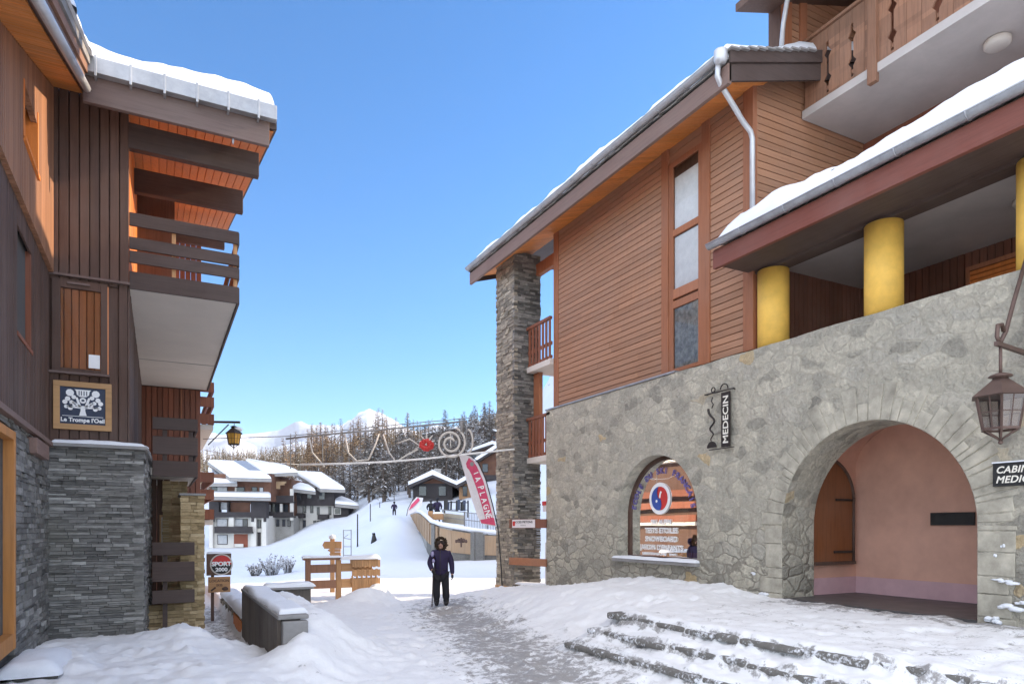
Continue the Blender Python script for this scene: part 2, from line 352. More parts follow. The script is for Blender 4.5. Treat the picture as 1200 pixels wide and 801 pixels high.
def boards(mb,o,run,stack,nd,L,total,bw,th=.03,gap=.008,rnd=R_,holes=(),joints=False):
    """boards laid side by side: run = board direction, stack = direction they stack in, nd = outward normal"""
    o=Vector(o);run=Vector(run).normalized();stack=Vector(stack).normalized();nd=Vector(nd).normalized(); n=max(1,round(total/bw)); bw=total/n
    for i in range(n):
        s0=i*bw; segs=[(0,L)]
        for (a,b,c,d) in holes:      # a,b along run; c,d along stack
            if s0+bw>c+.01 and s0<d-.01:
                ns=[]
                for (x,y) in segs:
                    if b<=x or a>=y: ns.append((x,y)); continue
                    if a>x: ns.append((x,a))
                    if b<y: ns.append((b,y))
                segs=ns
        for (x,y) in segs:
            if y-x<.01: continue
            if joints and y-x>2.2 and rnd.random()<.75:
                c_=rnd.uniform(x+.8,y-.8); segs.append((c_+.003,y)); y=c_
            j=rnd.uniform(0,.006); w=bw-gap
            p=o+run*x+stack*(s0+gap/2)+nd*j; c=.006
            prof=[p,p+stack*w,p+stack*(w-c)+nd*th,p+stack*c+nd*th]
            mb.prism(prof,run*(y-x))
    return mb
def snowcap(mb,P,lu,lv,th,seed=0,du=.12,dv=.12,e=None,wob=.04,var=.3,bulge=0):
    e=e or th*1.1
    def sam(L,d):
        n=max(4,int(L/d)); s=[0,e*.06,e*.2,e*.45,e*.75]; s=[x for x in s if x<L/2]
        mid=[L*i/n for i in range(n+1) if s[-1]<L*i/n<L-s[-1]]
        return s+mid+[L-x for x in s[::-1]]
    us=sam(lu,du);vs=sam(lv,dv)
    pr=lambda s,L: math.sqrt(max(0,1-(1-min(min(s,L-s)/e,1))**2))
    nx=lambda a,b,k: float(fbm(a,b,3,seed+k))
    T=[];nu=len(us);nv=len(vs)
    for u in us:
        for v in vs:
            b=Vector(P(u,v)); k=pr(u,lu)*pr(v,lv)
            h=th*k*(1+var*2*nx(u*1.3+3.1,v*1.3+7.7,0)+.12*nx(u*5,v*5,5))
            off=V(0,0,0)
            if wob: 
                off=V(nx(u*1.9+b.y,v*1.9+9+b.z,11),nx(u*1.9+50,v*1.9+b.x,23),0)*wob*(1.2-k)
            T.append(b+off+UP*h)
    F=[(i*nv+j,(i+1)*nv+j,(i+1)*nv+j+1,i*nv+j+1) for i in range(nu-1) for j in range(nv-1)]
    d=(T[nv]-T[0]).cross(T[1]-T[0])
    a=Vector(P(lu,0))-Vector(P(0,0)); c=Vector(P(0,lv))-Vector(P(0,0))
    if a.cross(c).z<0: F=[f[::-1] for f in F]
    mb.add(T,F,True)
    mb.add([P(0,0),P(0,lv),P(lu,lv),P(lu,0)],[(0,1,2,3) if a.cross(c).z>0 else (3,2,1,0)])
    return mb
# ================================================================ terrain
FA=np.array([-1.1,-.625,-.45,-.375,-.25,-.1875,-.1,-.03,.125,.375,1.2])
FD=np.array([14,20,30,40,60,80,100,120,150,200,300,400,520,800,1500])
FZ=np.array([
 [0,-.6,-1,-1.2,-1.6,-2,-2,-2,-1,3,14,28,30,-30,-60],
 [0,-.5,-.8,-1,-1.4,-1.8,-2,-2,-1,4,18,34,36,-30,-60],
 [-.1,-.3,-.6,-.9,-1.3,-1.6,-1.7,-1.4,0,5,20,36,38,-30,-60],
 [-.1,-.25,-.5,-.8,-1.2,-1.5,-1.6,-1.3,.2,6,22,36,38,-30,-60],
 [0,0,-.2,-.4,-.2,.6,2.0,3.4,6.5,13,29,41,42,-30,-60],
 [0,0,-.1,.2,1.3,3.2,5.5,7.6,11,18,34,45,46,-20,-60],
 [0,0,0,.1,1.3,3.4,6.2,9,13,20,35,46,47,-10,-60],
 [0,-.12,.0,.15,2.0,4.6,7.6,11,16,25,41,52,53,0,-60],
 [0,0,.1,1.2,6,14,24,34,46,60,72,80,80,20,-60],  # from here on: unseen hill at the right, shaped to cast shade
 [.3,.5,4,11,26,40,52,62,74,88,98,104,100,40,-60],
 [.5,1,6,14,30,46,58,70,82,95,105,110,105,40,-60]])
LFD=np.log(FD)
def far_h(a,d):
    d=np.clip(d,14,1499); ld=np.log(d)
    j=np.clip(np.searchsorted(LFD,ld)-1,0,len(FD)-2); t=(ld-LFD[j])/(LFD[j+1]-LFD[j])
    t=t*t*(3-2*t)*.5+t*.5
    a=np.clip(a,FA[0],FA[-1]-1e-6); i=np.clip(np.searchsorted(FA,a,side='right')-1,0,len(FA)-2); s=(a-FA[i])/(FA[i+1]-FA[i]); s=s*s*(3-2*s)
    z0=FZ[i,j]*(1-t)+FZ[i,j+1]*t; z1=FZ[i+1,j]*(1-t)+FZ[i+1,j+1]*t
    return z0*(1-s)+z1*s
STEPS=[(6.50,.655,.46),(6.08,.46,.27),(5.68,.27,.09)]
def ground_h(x,y,detail=True):
    x=np.asarray(x,float);y=np.asarray(y,float)
    d=x*SN+y*CS; a=np.where(d>5,(x*CS-y*SN)/np.maximum(d,5),0)
    zf=far_h(a,d)
    # --- close surroundings
    z=np.zeros_like(x)
    wob=.10*fbm(x*.9,y*.9,3,5)
    ex=np.where(y<7.5,.06*(7.5-y),0)*.7
    end=1-sst(8.9,9.9,y+wob*2)
    terr=0
    for (xs,zt,zb) in STEPS: rg=.055*fbm(x*.2+xs*9,y*2.0,3,15)+.05*fbm(x*8,y*8,2,16); terr=terr+(zt-zb)*sst(xs+ex-.10+rg,xs+ex+.05+rg,x)
    terr=terr+.05*sst(6.6,9.5,x)
    z=z+(terr+.09*sst(4.9,5.5,x))*end
    bank=sst(5.6,8.6,x+wob*2)*(.74-.42*sst(12.0,17.0,y))*(1-sst(17.0,18.3,y))
    bank=bank+.10*sst(9.0,9.9,x)*(1-sst(13,16,y))
    z=z+bank*(1-end)
    # left bank, low walls and the sunken passage
    left=(1-sst(.2,2.3,x+wob*2.5))*(.27+.05*fbm(x*.7,y*.7,2,9)+.10*np.exp(-((x+1.3)**2/.25+(y-11.2)**2/1.5)))
    z=z+left*(1-sst(12.4,13.2,y))*sst(3,6.5,y)*1.0
    lip=.16*np.exp(-((x-.35)**2/.35+(y-11.8)**2/.8)); z=z+lip
    wb=np.exp(-((x-2.1)/.75)**2)*sst(9.3,10.6,y)*(1-sst(15.5,17.4,y))*.72; z=z+wb*sst(1.45,1.75,x)
    z=z+.42*np.exp(-((x-1.75)**2/.30+(y-9.5)**2/.35))
    z=z+.17*np.exp(-((x+.95)**2/.10+(y-9.4)**2/.7))*(.6+fbm(x*2.3,y*2.3,2,95))
    mound=.36*np.exp(-((x-4.75)**2/.25+(y-17.7)**2/.25))+.42*np.exp(-((x-5.3)**2/.12+(y-18.2)**2/.25))+.16*np.exp(-((x-3.9)**2/.6+(y-16.8)**2/1.2)); z=z+mound
    pas=np.maximum((sst(.62,.95,x+wob)*(1-sst(1.42,1.5,x)))*sst(11.0,12.6,y),(1-sst(1.42,1.5,x))*sst(13.0,13.8,y))
    z=z*(1-pas)+(-.26)*pas
    z=z-.12*sst(17,20,y)*sst(6,9,x)
    # inside passage under the arch
    ins=sst(10.0,10.1,x)*(1-sst(9.0,9.3,y)); z=z*(1-ins)+.45*ins
    k=sst(21,32,d)
    zf2=far_h(a,np.maximum(d,21)); z=z*(1-k)+zf2*k
    # big ploughed snow bank beside the piste
    px=a*FPX+600
    z=z+np.where(d>30,1.3*np.exp(-(((px-462)/22)**2+((d-62)/10)**2)),0)+np.where(d>30,.9*np.exp(-(((px-385)/40)**2+((d-72)/9)**2)),0)
    if detail:
        near=1-sst(14,34,d)
        soft=1-.55*sst(2.2,3.2,x)*(1-sst(5.2,6.2,x))
        clod=np.maximum(0,fbm(x*5.5,y*5.5,3,81)-.08)+.6*np.maximum(0,fbm(x*12,y*12,2,87)-.1)
        z=z+near*.10*(1-.7*sst(6.4,6.9,x)*(1-sst(8.6,9.4,y)))*clod*(.35+.65*sst(0,.4,fbm(x*.6,y*.6,2,83)+.25))
        fp=fbm(x*3.1,y*3.1,2,85); z=z-near*.035*sst(.22,.40,fp)
        rc=4.15+(y-8)*.2+.12*fbm(y*.5,y*0+3,2,91)
        z=z-near*(1-sst(15,18,y))*.03*(np.exp(-((x-rc-.75)/.10)**2)+np.exp(-((x-rc+.65)/.10)**2))*(.5+fbm(x*1.3,y*1.3,2,93))
        z=z+near*soft*(.045*fbm(x*1.7,y*1.7,4,31)+.022*fbm(x*6.5,y*6.5,3,41)+.012*fbm(x*17,y*17,2,51)*(1-.0*x))
        z=z+(1-near)*(.40*fbm(x*.12,y*.12,4,61)+.10*fbm(x*.8,y*.8,3,71))*sst(20,60,d)
    return z
def GH(x,y): return float(ground_h(np.array([x]),np.array([y]))[0])
def axis(lo,hi,step,R,g):
    c=list(np.arange(lo,hi+step/2,step)); s=step;x=c[-1];r=[]
    while x<R: s*=g; x+=s; r.append(x)
    s=step;x=c[0];l=[]
    while x>-R: s*=g; x-=s; l.append(x)
    return np.array(l[::-1]+c+r)
gx=axis(-2.2,10.2,.055,1500,1.075); gy=axis(4.0,19.5,.06,1500,1.065)
GX,GY=np.meshgrid(gx,gy,indexing='ij'); GZ=ground_h(GX,GY)
nxg,nyg=GX.shape
co=np.stack([GX,GY,GZ],-1).reshape(-1,3).astype(np.float32)
idx=np.arange(nxg*nyg).reshape(nxg,nyg)
q=np.stack([idx[:-1,:-1],idx[1:,:-1],idx[1:,1:],idx[:-1,1:]],-1).reshape(-1,4)
me=bpy.data.meshes.new('snow_ground'); me.vertices.add(len(co)); me.vertices.foreach_set('co',co.ravel())
me.loops.add(q.size); me.loops.foreach_set('vertex_index',q.ravel().astype(np.int32)); me.polygons.add(len(q))
me.polygons.foreach_set('loop_start',np.arange(0,q.size,4,dtype=np.int32)); 
me.polygons.foreach_set('use_smooth',np.ones(len(q),bool)); me.update(calc_edges=True); me.validate()
road_c=4.15+(GY-8)*.2+.25*fbm(GX*.4,GY*.4,2,77)
dirt=(.52*np.exp(-((GX-road_c-.55)/1.35)**2)+.27*np.exp(-((GX-road_c)/2.5)**2))*sst(1,3,GY)*(1-.55*sst(15.5,18.0,GY))*(1-sst(20,30,GY))
terr_d=(.43+.30*sst(8.9,9.9,GX))*sst(6.3,6.9,GX)*(1-sst(8.3,9.3,GY)); dirt=np.maximum(dirt,terr_d)
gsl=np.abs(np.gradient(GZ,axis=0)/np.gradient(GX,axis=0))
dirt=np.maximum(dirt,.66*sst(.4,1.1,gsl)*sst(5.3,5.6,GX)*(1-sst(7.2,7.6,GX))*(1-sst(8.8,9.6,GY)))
dirt=np.maximum(dirt,.62*sst(.75,1.0,GX)*(1-sst(1.4,1.5,GX))*sst(11.3,12.3,GY)*(1-sst(20,24,GY)))
dirt=np.maximum(dirt,.33*np.exp(-((GX-1.9)/1.4)**2)*sst(4,7,GY)*(1-sst(11,14,GY)))
at=me.attributes.new('dirt','FLOAT','POINT'); at.data.foreach_set('value',dirt.reshape(-1).astype(np.float32))
pd=GX*SN+GY*CS; at=me.attributes.new('piste','FLOAT','POINT'); at.data.foreach_set('value',sst(24,46,pd).reshape(-1).astype(np.float32))  # distance mask for the shade painted into the far snow
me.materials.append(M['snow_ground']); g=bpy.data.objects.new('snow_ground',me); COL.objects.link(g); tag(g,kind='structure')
# stone steps up to the arch terrace (the snow above lies over them)
mb=MB(); r=random.Random(5)
for (xs,zt,zb) in STEPS:
    y=-1.0
    while y<8.9:
        l=r.uniform(.35,1.0); ex=max(0,(7.5-y-l/2)*.06*.7) if y<7.5 else 0
        x0=xs+ex-.06+r.uniform(-.03,.02)
        if y+l>9.1: l=9.1-y
        mb.obox((x0,y,zt-r.uniform(.125,.145)),(.45,0,0),(r.uniform(-.02,.02),l-.02,0),(0,0,r.uniform(.075,.105)))
        y+=l
tag(mb.build('stone_steps',M['stepstone'],None,.03),kind='structure')
# ================================================================ mountains
def mountains():
    na,nd=420,60
    pxs=np.linspace(-260,1500,na); 
    # crest heights as photo rows (far snow range) by pixel column
    cx=[-300,150,235,262,285,310,330,345,352,362,380,400,415,424,432,440,455,466,480,500,530,560,590,640,760,900,1500]
    cy=[520,512,506,509,503,500,497,489,487,492,491,497,490,483,478,482,485,489,497,501,499,494,490,488,500,505,520]
    crest=np.interp(pxs,cx,cy)
    ds=np.linspace(2200,5200,nd); P=[];
    A=(pxs-600)/FPX; cd=3900.
    ch=(617-crest)*cd/FPX
    for i in range(na):
        for j in range(nd):
            d=ds[j]; X=SN*d+RT.x*A[i]*d; Y=CS*d+RT.y*A[i]*d
            t=(d-cd)/1700.; base=max(0,1-abs(t)**1.15) if d<cd else max(0,1-(t*1.6)**2)
            rid=1-abs(float(fbm(X*.0016+3,Y*.0016,4,91)))*2.0
            rr=float(fbm(X*.006,Y*.006,5,97))
            z=ch[i]*base*(1 if abs(d-cd)<60 else (.80+.28*rid))+rr*60*(min(1,abs(d-cd)/400)+.06)
            P.append((X,Y,z+CAMH-30))
    F=[(i*nd+j,(i+1)*nd+j,(i+1)*nd+j+1,i*nd+j+1) for i in range(na-1) for j in range(nd-1)]
    m,nt,b=mat('alpine_snow_and_rock',.8,.1); g=N(nt,'ShaderNodeNewGeometry'); s=N(nt,'ShaderNodeSeparateXYZ'); nt.links.new(g.outputs['Normal'],s.inputs[0])
    v=coords(nt,(.001,.001,.001)); n=noise(nt,v,5,8,.7); n2=noise(nt,v,22,6,.75)
    k=math_(nt,'ADD',s.outputs['Z'],math_(nt,'MULTIPLY',math_(nt,'SUBTRACT',n,.5),.75))
    k=mrange(nt,k,.70,.86,0,1); sp=N(nt,'ShaderNodeSeparateXYZ'); nt.links.new(g.outputs['Position'],sp.inputs[0])
    lowf=mrange(nt,sp.outputs['Z'],180,420,0,1)
    rock=mixc(nt,n2,(.20,.22,.27),(.40,.42,.48)); wood_=mixc(nt,n2,(.22,.22,.22),(.5,.5,.52))
    c1=mixc(nt,k,rock,(.60,.62,.66)); c2=mixc(nt,mrange(nt,n,.50,.60,0,1),wood_,(.56,.585,.63)); col=mixc(nt,lowf,c2,c1)
    nt.links.new(col,b.inputs['Base Color'])
    mb=MB(); mb.add(P,F,True); tag(mb.build('mountains',m),kind='structure')
mountains()
# ================================================================ RIGHT BUILDING
RB=thing('chalet_building',(12,10,.3),'large brown timber and stone chalet with arched passage and yellow columns, right of street','building')
DY,DRR,DSP=7.065,1.655,2.03      # passage arch
WY,WR,WSP,WSILL=12.31,1.39,2.24,1.25   # shop window arch
def wall_stone():
    mb=MB(); top=lambda y: 5.36+ (0.0 if y>12 else .006*math.sin(y*5.1)+.022*float(fbm(y*2.2,1.3,3,3)))
    ys=set([2.2,17.2]+[2.2+i*.25 for i in range(61)])
    for (c,R) in ((DY,DRR),(WY,WR)):
        for i in range(37): ys.add(round(c-R*math.cos(PI*i/36),4))
    ys=sorted(y for y in ys if 2.2<=y<=17.2)
    az=lambda y,c,R,s: s+math.sqrt(max(0,R*R-(y-c)**2))
    X=10.0
    for y0,y1 in zip(ys,ys[1:]):
        m=(y0+y1)/2
        def col(z0a,z0b,z1a,z1b): 
            n=6
            for k in range(n):
                f0,f1=k/n,(k+1)/n
                mb.quad((X,y1,z0b+(z1b-z0b)*f0),(X,y0,z0a+(z1a-z0a)*f0),(X,y0,z0a+(z1a-z0a)*f1),(X,y1,z0b+(z1b-z0b)*f1))
        if abs(m-DY)<DRR: col(az(y0,DY,DRR,DSP),az(y1,DY,DRR,DSP),top(y0),top(y1))
        elif abs(m-WY)<WR:
            col(-.6,-.6,WSILL,WSILL); col(az(y0,WY,WR,WSP),az(y1,WY,WR,WSP),top(y0),top(y1))
        else: col(-.6,-.6,top(y0),top(y1))
        mb.quad((X,y1,top(y1)),(X,y0,top(y0)),(X+.45,y0,top(y0)-.01),(X+.45,y1,top(y1)-.01))
    def reveal(c,R,s,zb,dep):
        pts=[(c-R,zb)]+[(c-R*math.cos(PI*i/36),s+R*math.sin(PI*i/36)) for i in range(37)]+[(c+R,zb)]
        for (a,b),(e,f) in zip(pts,pts[1:]):
            mb.quad((X,a,b),(X,e,f),(X+dep,e,f),(X+dep,a,b))
    reveal(DY,DRR,DSP,.3,.83); reveal(WY,WR,WSP,WSILL,.34)
    mb.quad((X,WY+WR,WSILL),(X,WY-WR,WSILL),(X+.34,WY-WR,WSILL),(X+.34,WY+WR,WSILL))
    mb.quad((X,17.2,-.6),(X,17.2,5.36),(X+6,17.2,5.36),(X+6,17.2,-.6))
    return mb.build('stone_wall',M['rubble'],RB)
wall_stone()
# arch stones round the passage
mb=MB(); r=random.Random(3)
def wedge(c,R,s,a0,a1,R2,x0,x1):
    P=[(x0,c-q*math.cos(t),s+q*math.sin(t)) for q,t in ((R,a0),(R,a1),(R2,a1),(R2,a0))]; mb.prism(P,(x1-x0,0,0))
a=0.02
while a<PI-.05:
    da=r.uniform(.045,.13); 
    if a+da>PI-.06: da=PI-a
    wedge(DY,DRR+.004,DSP,a,a+da-.008,DRR+r.uniform(.22,.62),9.992-r.uniform(0,.010),10.03); a+=da
for side in (-1,1):
    z=.45
    while z<DSP-.03:
        h=min(r.uniform(.18,.45),DSP-z); w=r.uniform(.3,.6); y0=DY+side*(DRR+.004); mb.box(9.991-r.uniform(0,.010),10.03,min(y0,y0+side*w),max(y0,y0+side*w),z,z+h-.012); z+=h
mb.build('arch_stones',M['vous'],RB,.012)
# buttress-like toe of the arch pier + snow lodged on the wall
for (y,z,w,h,x) in ((5.05,1.28,.30,.07,.06),(5.0,.93,.34,.11,.07),(5.2,1.62,.08,.05,.03),(5.08,1.75,.06,.05,.03),(9.4,1.12,.16,.05,.04),(5.2,.75,.2,.12,.1),(9.15,.76,.22,.10,.1),(4.85,1.02,.2,.06,.05)):
    mb=MB()
    for q in range(5): mb.blob((9.99-.2*x*r.random(),y+w*.4*r.uniform(-1,1),z+h*.3*r.uniform(-1,1)),(x*.7,w*r.uniform(.12,.3),h*r.uniform(.2,.4)),2,.25,r)
    mb.build('wall_snow',M['snow'],RB)
# passage interior
mb=MB(); Yl,Yr,XB=8.86,5.2,12.2
zt=3.9
n=20
arc=[(Yl,0.3)]+[(DY+ (Yl-DY)*math.cos(PI*i/n),3.15+.95*math.sin(PI*i/n)) for i in range(n+1)]+[(DY-(Yl-DY),.3)]
for (a,b),(e,f) in zip(arc,arc[1:]): mb.quad((10.83,a,b),(10.83,e,f),(XB,e,f),(XB,a,b))
mb.add([(XB,a,b) for a,b in arc],[tuple(range(len(arc)))]); mb.build('passage_wall',M['pink'],RB)
mb=MB(); mb.box(XB-.02,XB+.01,DY-1.79,Yl,.5,1.03); mb.box(10.84,XB-.02,Yl-.02,Yl+.01,.5,1.03); mb.build('skirting',M['lilac'],RB)
mb=MB(); mb.box(10.02,12.3,5.1,8.95,.60,.715); mb.build('passage_floor',M['tilefl'],RB)
mb=MB(); mb.box(12.15,12.178,6.62,7.36,2.03,2.25); mb.build('dark_plaque',M['black'],RB,.004)
mb=MB(); mb.box(10.86,10.98,5.42,5.5,.7,3.1); mb.build('door_jamb',M['dark'],RB)
sh=MB(); 
P=[(10.9,Yl-.03,1.34),(12.0,Yl-.03,1.34)]+[(11.15+.85*math.cos(PI*i/24),Yl-.03,2.55+.75*math.sin(PI*i/24)) for i in range(0,13)]+[(10.9,Yl-.03,3.28)]
sh.prism(P,(0,-.05,0)); so=sh.build('arched_shutter',wood('dark_varnished_shutter',(.22,.075,.025),'z',.25),RB)
mb=MB(); mb.box(10.88,12.06,Yl-.12,Yl-.01,1.28,1.338); mb.tube([(11.15+.87*math.cos(PI*i/24),Yl-.09,2.55+.77*math.sin(PI*i/24)) for i in range(0,13)],.03,6); mb.tube([(12.02,Yl-.09,1.34),(12.02,Yl-.09,2.55)],.03,6); mb.build('shutter_frame',M['dark'],so)
mb=MB(); mb.box(11.45,11.98,Yl-.115,Yl-.085,1.5,1.545); mb.build('strap_hinge',M['iron'],so); mb=MB(); mb.box(11.5,11.98,Yl-.115,Yl-.085,2.5,2.54); mb.build('strap_hinge',M['iron'],so)
# ---- shop window
wf=MB(); X=10.30
arcp=lambda R,n=32:[(WY+R,WSILL)]+[(WY+R*math.cos(PI*i/n),WSP+R*math.sin(PI*i/n)) for i in range(n+1)]+[(WY-R,WSILL)]
o1,o2=arcp(WR+.0),arcp(WR-.09)
for i in range(len(o1)-1):
    a,b=o1[i],o1[i+1];c,d=o2[i+1],o2[i]
    wf.prism([(X,*a),(X,*b),(X,*c),(X,*d)],(.08,0,0))
wf.box(X,X+.08,WY-WR+.09,WY+WR-.09,WSILL,WSILL+.07)
WIN=wf.build('shop_window',M['dark'],RB)
p=arcp(WR-.085); mb=MB(); mb.add([(X+.04,y,z) for y,z in p],[tuple(range(len(p)))]); mb.build('window_pane',M['shopglass'],WIN)
mb=MB(); mb.box(X+.9,X+.95,WY-2.2,WY+2.2,.9,4.2); mb.box(X+.1,X+.95,WY-2.2,WY+2.2,.85,.9);mb.box(X+.1,X+.95,WY-2.2,WY-2.15,.9,4.2);mb.box(X+.1,X+.95,WY+2.15,WY+2.2,.9,4.2); mb.box(X+.1,X+.95,WY-2.2,WY+2.2,4.2,4.25); mb.build('shop_interior',M['darkin'],WIN)
mb=MB(); mb.box(X+.16,X+.19,WY+.35,WY+1.2,1.3,2.42); mb.box(X+.18,X+.21,WY-.55,WY+.12,1.5,2.4); mb.build('pale_display_board',plain('pale_yellow_board',(.72,.62,.36),.8,.2,.1),WIN)
mb=MB(); boards(mb,(X+.24,WY-1.3,2.45),(0,0,1),(0,1,0),(-1,0,0),1.3,2.5,.16); mb.build('timber_backdrop',M['orange'],WIN); mb=MB(); mb.box(X+.12,X+.3,WY-1.1,WY+.6,1.30,1.42); mb.build('display_shelf',M['orange'],WIN)
mb=MB(); mb.box(X+.16,X+.2,WY-1.0,WY-.7,1.6,2.05); mb.build('orange_poster',M['orangex'],WIN)
# lettering on the pane (faces -X : reads from right side = -Y direction)
LX=X+.025; rt=(0,-1,0); up=(0,0,1)
tx=MB()
for i,(s,z,sz) in enumerate((('SKI ALPIN',2.06,.16),('TESTS ETOILES',1.86,.17),('SNOWBOARD',1.665,.17),('JARDIN D\'ENFANTS',1.47,.165),('RESERVATION EN LIGNE     WWW. . . .',1.345,.075))):
    tx=MB(); tx.text(s,sz,(LX,WY+.17,z),rt,up,.004,'CENTER',0,1.05,1.0,.006); tx.build('lettering',M['wletter'],WIN)
tx=MB(); s='ECOLE DU SKI FRANCAIS'
for i,chh in enumerate(s):
    t=PI*(.93-.86*i/(len(s)-1)); RR=1.0
    if chh==' ': tx.build('arched_lettering',M['purple'],WIN); tx=MB(); continue
    rad=V(0,-math.cos(t),math.sin(t)); rgt=V(0,-math.sin(t),-math.cos(t))
    c=V(LX,WY+.14-RR*math.cos(t),WSP+RR*math.sin(t)); 
    tx.text(chh,.19,c,rgt,rad,.004,'CENTER',0,1,1,.006)
tx.build('arched_lettering',M['purple'],WIN)
def disc(mb,c,R,x,x2,n=36,a0=0,a1=2*PI):
    cy,cz=c; mb.prism([(x,cy+R*math.cos(a0+(a1-a0)*i/n),cz+R*math.sin(a0+(a1-a0)*i/n)) for i in range(n)],(x2-x,0,0))
EC=(WY+.2,2.66); mb=MB(); disc(mb,EC,.37,LX-.012,LX); em=mb.build('emblem',M['wletter'],WIN)
def halfS(sgn):
    R=.275; pts=[]
    n=18
    for i in range(n+1): t=-PI/2+PI*i/n; pts.append((R*math.cos(t)*sgn,R*math.sin(t)))
    for i in range(1,n): t=PI/2-PI*i/n; q=R/2; pts.append((sgn*(-.02)+ -q*.55*math.cos(t)*1, R/2+q*math.sin(t)) )
    for i in range(1,n): t=PI/2-PI*i/n; q=R/2; pts.append((sgn*(-.02)+ q*.55*math.cos(t), -R/2+q*math.sin(t)))
    return [(LX-.013,EC[0]-x-.012*sgn,EC[1]+z) for x,z in pts]
mb=MB(); mb.prism(halfS(-1),(-.006,0,0)); mb.build('emblem_half',M['blue'],WIN)
mb=MB(); mb.prism(halfS(1),(-.006,0,0)); mb.build('emblem_half',M['red'],WIN)
mb=MB(); mb.tube([(LX-.022,EC[0]-.07+.05*math.sin(i/3),EC[1]+.16-.03*i) for i in range(6)],.022,6); mb.blob((LX-.02,EC[0]+.1,EC[1]-.06),(.01,.035,.035),2,0); mb.build('emblem_stroke',M['wletter'],WIN)
mb=MB(); mb.box(9.88,10.3,WY-WR-.08,WY+WR+.08,1.17,1.245); mb.build('window_sill',M['concrete'],WIN,.01)
mb=MB(); snowcap(mb,lambda u,v:(9.87+u,WY-WR-.08+v,1.247),.42,2*WR+.16,.055,3,.08,.12); mb.build('sill_snow',M['snow'],WIN)
# ---- timber storeys
mb=MB(); z0,z1=5.42,10.72
holes=[(12.19-17.0,10.7-17.0,0,9)]
boards(mb,(10.17,16.76,z0),(0,-1,0),(0,0,1),(-1,0,0),7.02,z1-z0,.14,.026,holes=[(16.76-12.2,16.76-10.69,0,9)],joints=True)
mb.build('timber_cladding',M['siding'],RB)
mb=MB(); mb.box(10.2,16,9.56,16.95,5.3,11.0); mb.build('wall_core',M['dark'],RB)
for (y0,y1,x) in ((9.5,9.76,10.10),(16.74,16.99,10.12),(10.68,10.92,10.11),(11.98,12.21,10.11)):
    mb=MB(); mb.box(x,10.24,y0,y1,5.40,10.75); mb.build('timber_post',M['post'],RB,.008)
# tall window between the posts
TW=MB(); xf=10.135
for (z0_,z1_) in ((9.98,10.1),(8.44,8.58),(7.05,7.26),(6.84,7.0)): TW.box(xf,10.21,11.043,11.837,z0_,z1_)
TW.box(xf,10.21,10.92,11.04,5.42,10.1); TW.box(xf,10.21,11.84,11.98,5.42,10.1); TW.box(xf,10.21,11.04,11.84,5.42,5.5)
TWo=TW.build('stair_window',M['post'],RB,.006)
mb=MB(); boards(mb,(10.2,10.93,10.1),(0,1,0),(0,0,1),(-1,0,0),1.05,.62,.2); mb.build('window_head',M['siding'],TWo)
for (z0_,z1_) in ((8.58,9.98),(7.26,8.44),(5.5,6.84)):
    mb=MB(); mb.quad((10.165,11.84,z0_),(10.165,11.04,z0_),(10.165,11.04,z1_),(10.165,11.84,z1_)); mb.build('window_pane',M['glass'],TWo)
mb=MB(); 
for (z0_,z1_) in ((8.6,9.75),(7.28,8.42)):
    mb.add([(10.193,11.84-.8*i/16,z) for i in range(17) for z in (z0_,z1_)],[(2*i,2*i+2,2*i+3,2*i+1) for i in range(16)])
mb.build('curtain',M['curtain'],TWo)
mb=MB(); mb.add([(10.19+.006*math.sin(i*2.1),11.84-.8*i/30,z) for i in range(31) for z in (5.5,6.84)],[(2*i,2*i+2,2*i+3,2*i+1) for i in range(30)]); mb.build('lace_curtain',M['lace'],TWo)
mb=MB(); mb.box(9.97,10.2,11.6,17.22,5.37,5.41); mb.build('wall_coping',M['zinc'],RB)
# return wall (faces the camera) and loggia
mb=MB(); boards(mb,(10.2,9.53,7.2),(1,0,0),(0,0,1),(0,-1,0),3.15,3.7,.14,joints=True); mb.build('side_cladding',M['sidingx'],RB)
mb=MB(); boards(mb,(10.2,9.53,5.2),(0,0,1),(1,0,0),(0,-1,0),1.9,3.1,.13); boards(mb,(13.30,9.5,5.2),(0,0,1),(0,-1,0),(-1,0,0),1.9,7.6,.13,holes=[(0,1.55,2.2,3.0)]); mb.build('loggia_cladding',wood('loggia_boards',(.16,.06,.035),'z',.25),RB)
mb=MB(); boards(mb,(13.29,7.3,5.2),(0,-1,0),(0,0,1),(-1,0,0),.8,1.5,.09); lv=mb.build('louvred_shutter',M['orange'],RB)
mb=MB(); 
for a_,b_ in ((7.30,7.36),(6.44,6.5)): mb.box(13.23,13.3,a_,b_,5.2,6.78)
mb.box(13.23,13.3,6.5,7.3,6.70,6.78); mb.build('shutter_frame',M['post'],lv)
mb=MB(); mb.box(10.1,13.4,2,9.5,7.06,7.16); mb.build('loggia_ceiling',M['ceil'],RB)
mb=MB(); mb.box(13.33,13.5,1.5,9.6,5.0,14.4); mb.build('back_wall',M['redwood'],RB)
mb=MB(); mb.box(10.4,13.4,2,9.5,5.15,5.25); mb.build('loggia_floor',M['concrete'],RB)
mb=MB(); mb.box(10.15,10.47,2.0,9.5,6.84,7.055); mb.build('loggia_beam',M['darky'],RB,.008)
for y in (9.22,7.0,4.78):
    mb=MB(); mb.lathe((10.33,y,5.3),[(.285,0),(.285,1.535)],28); mb.build('yellow_column',M['yellow'],RB)
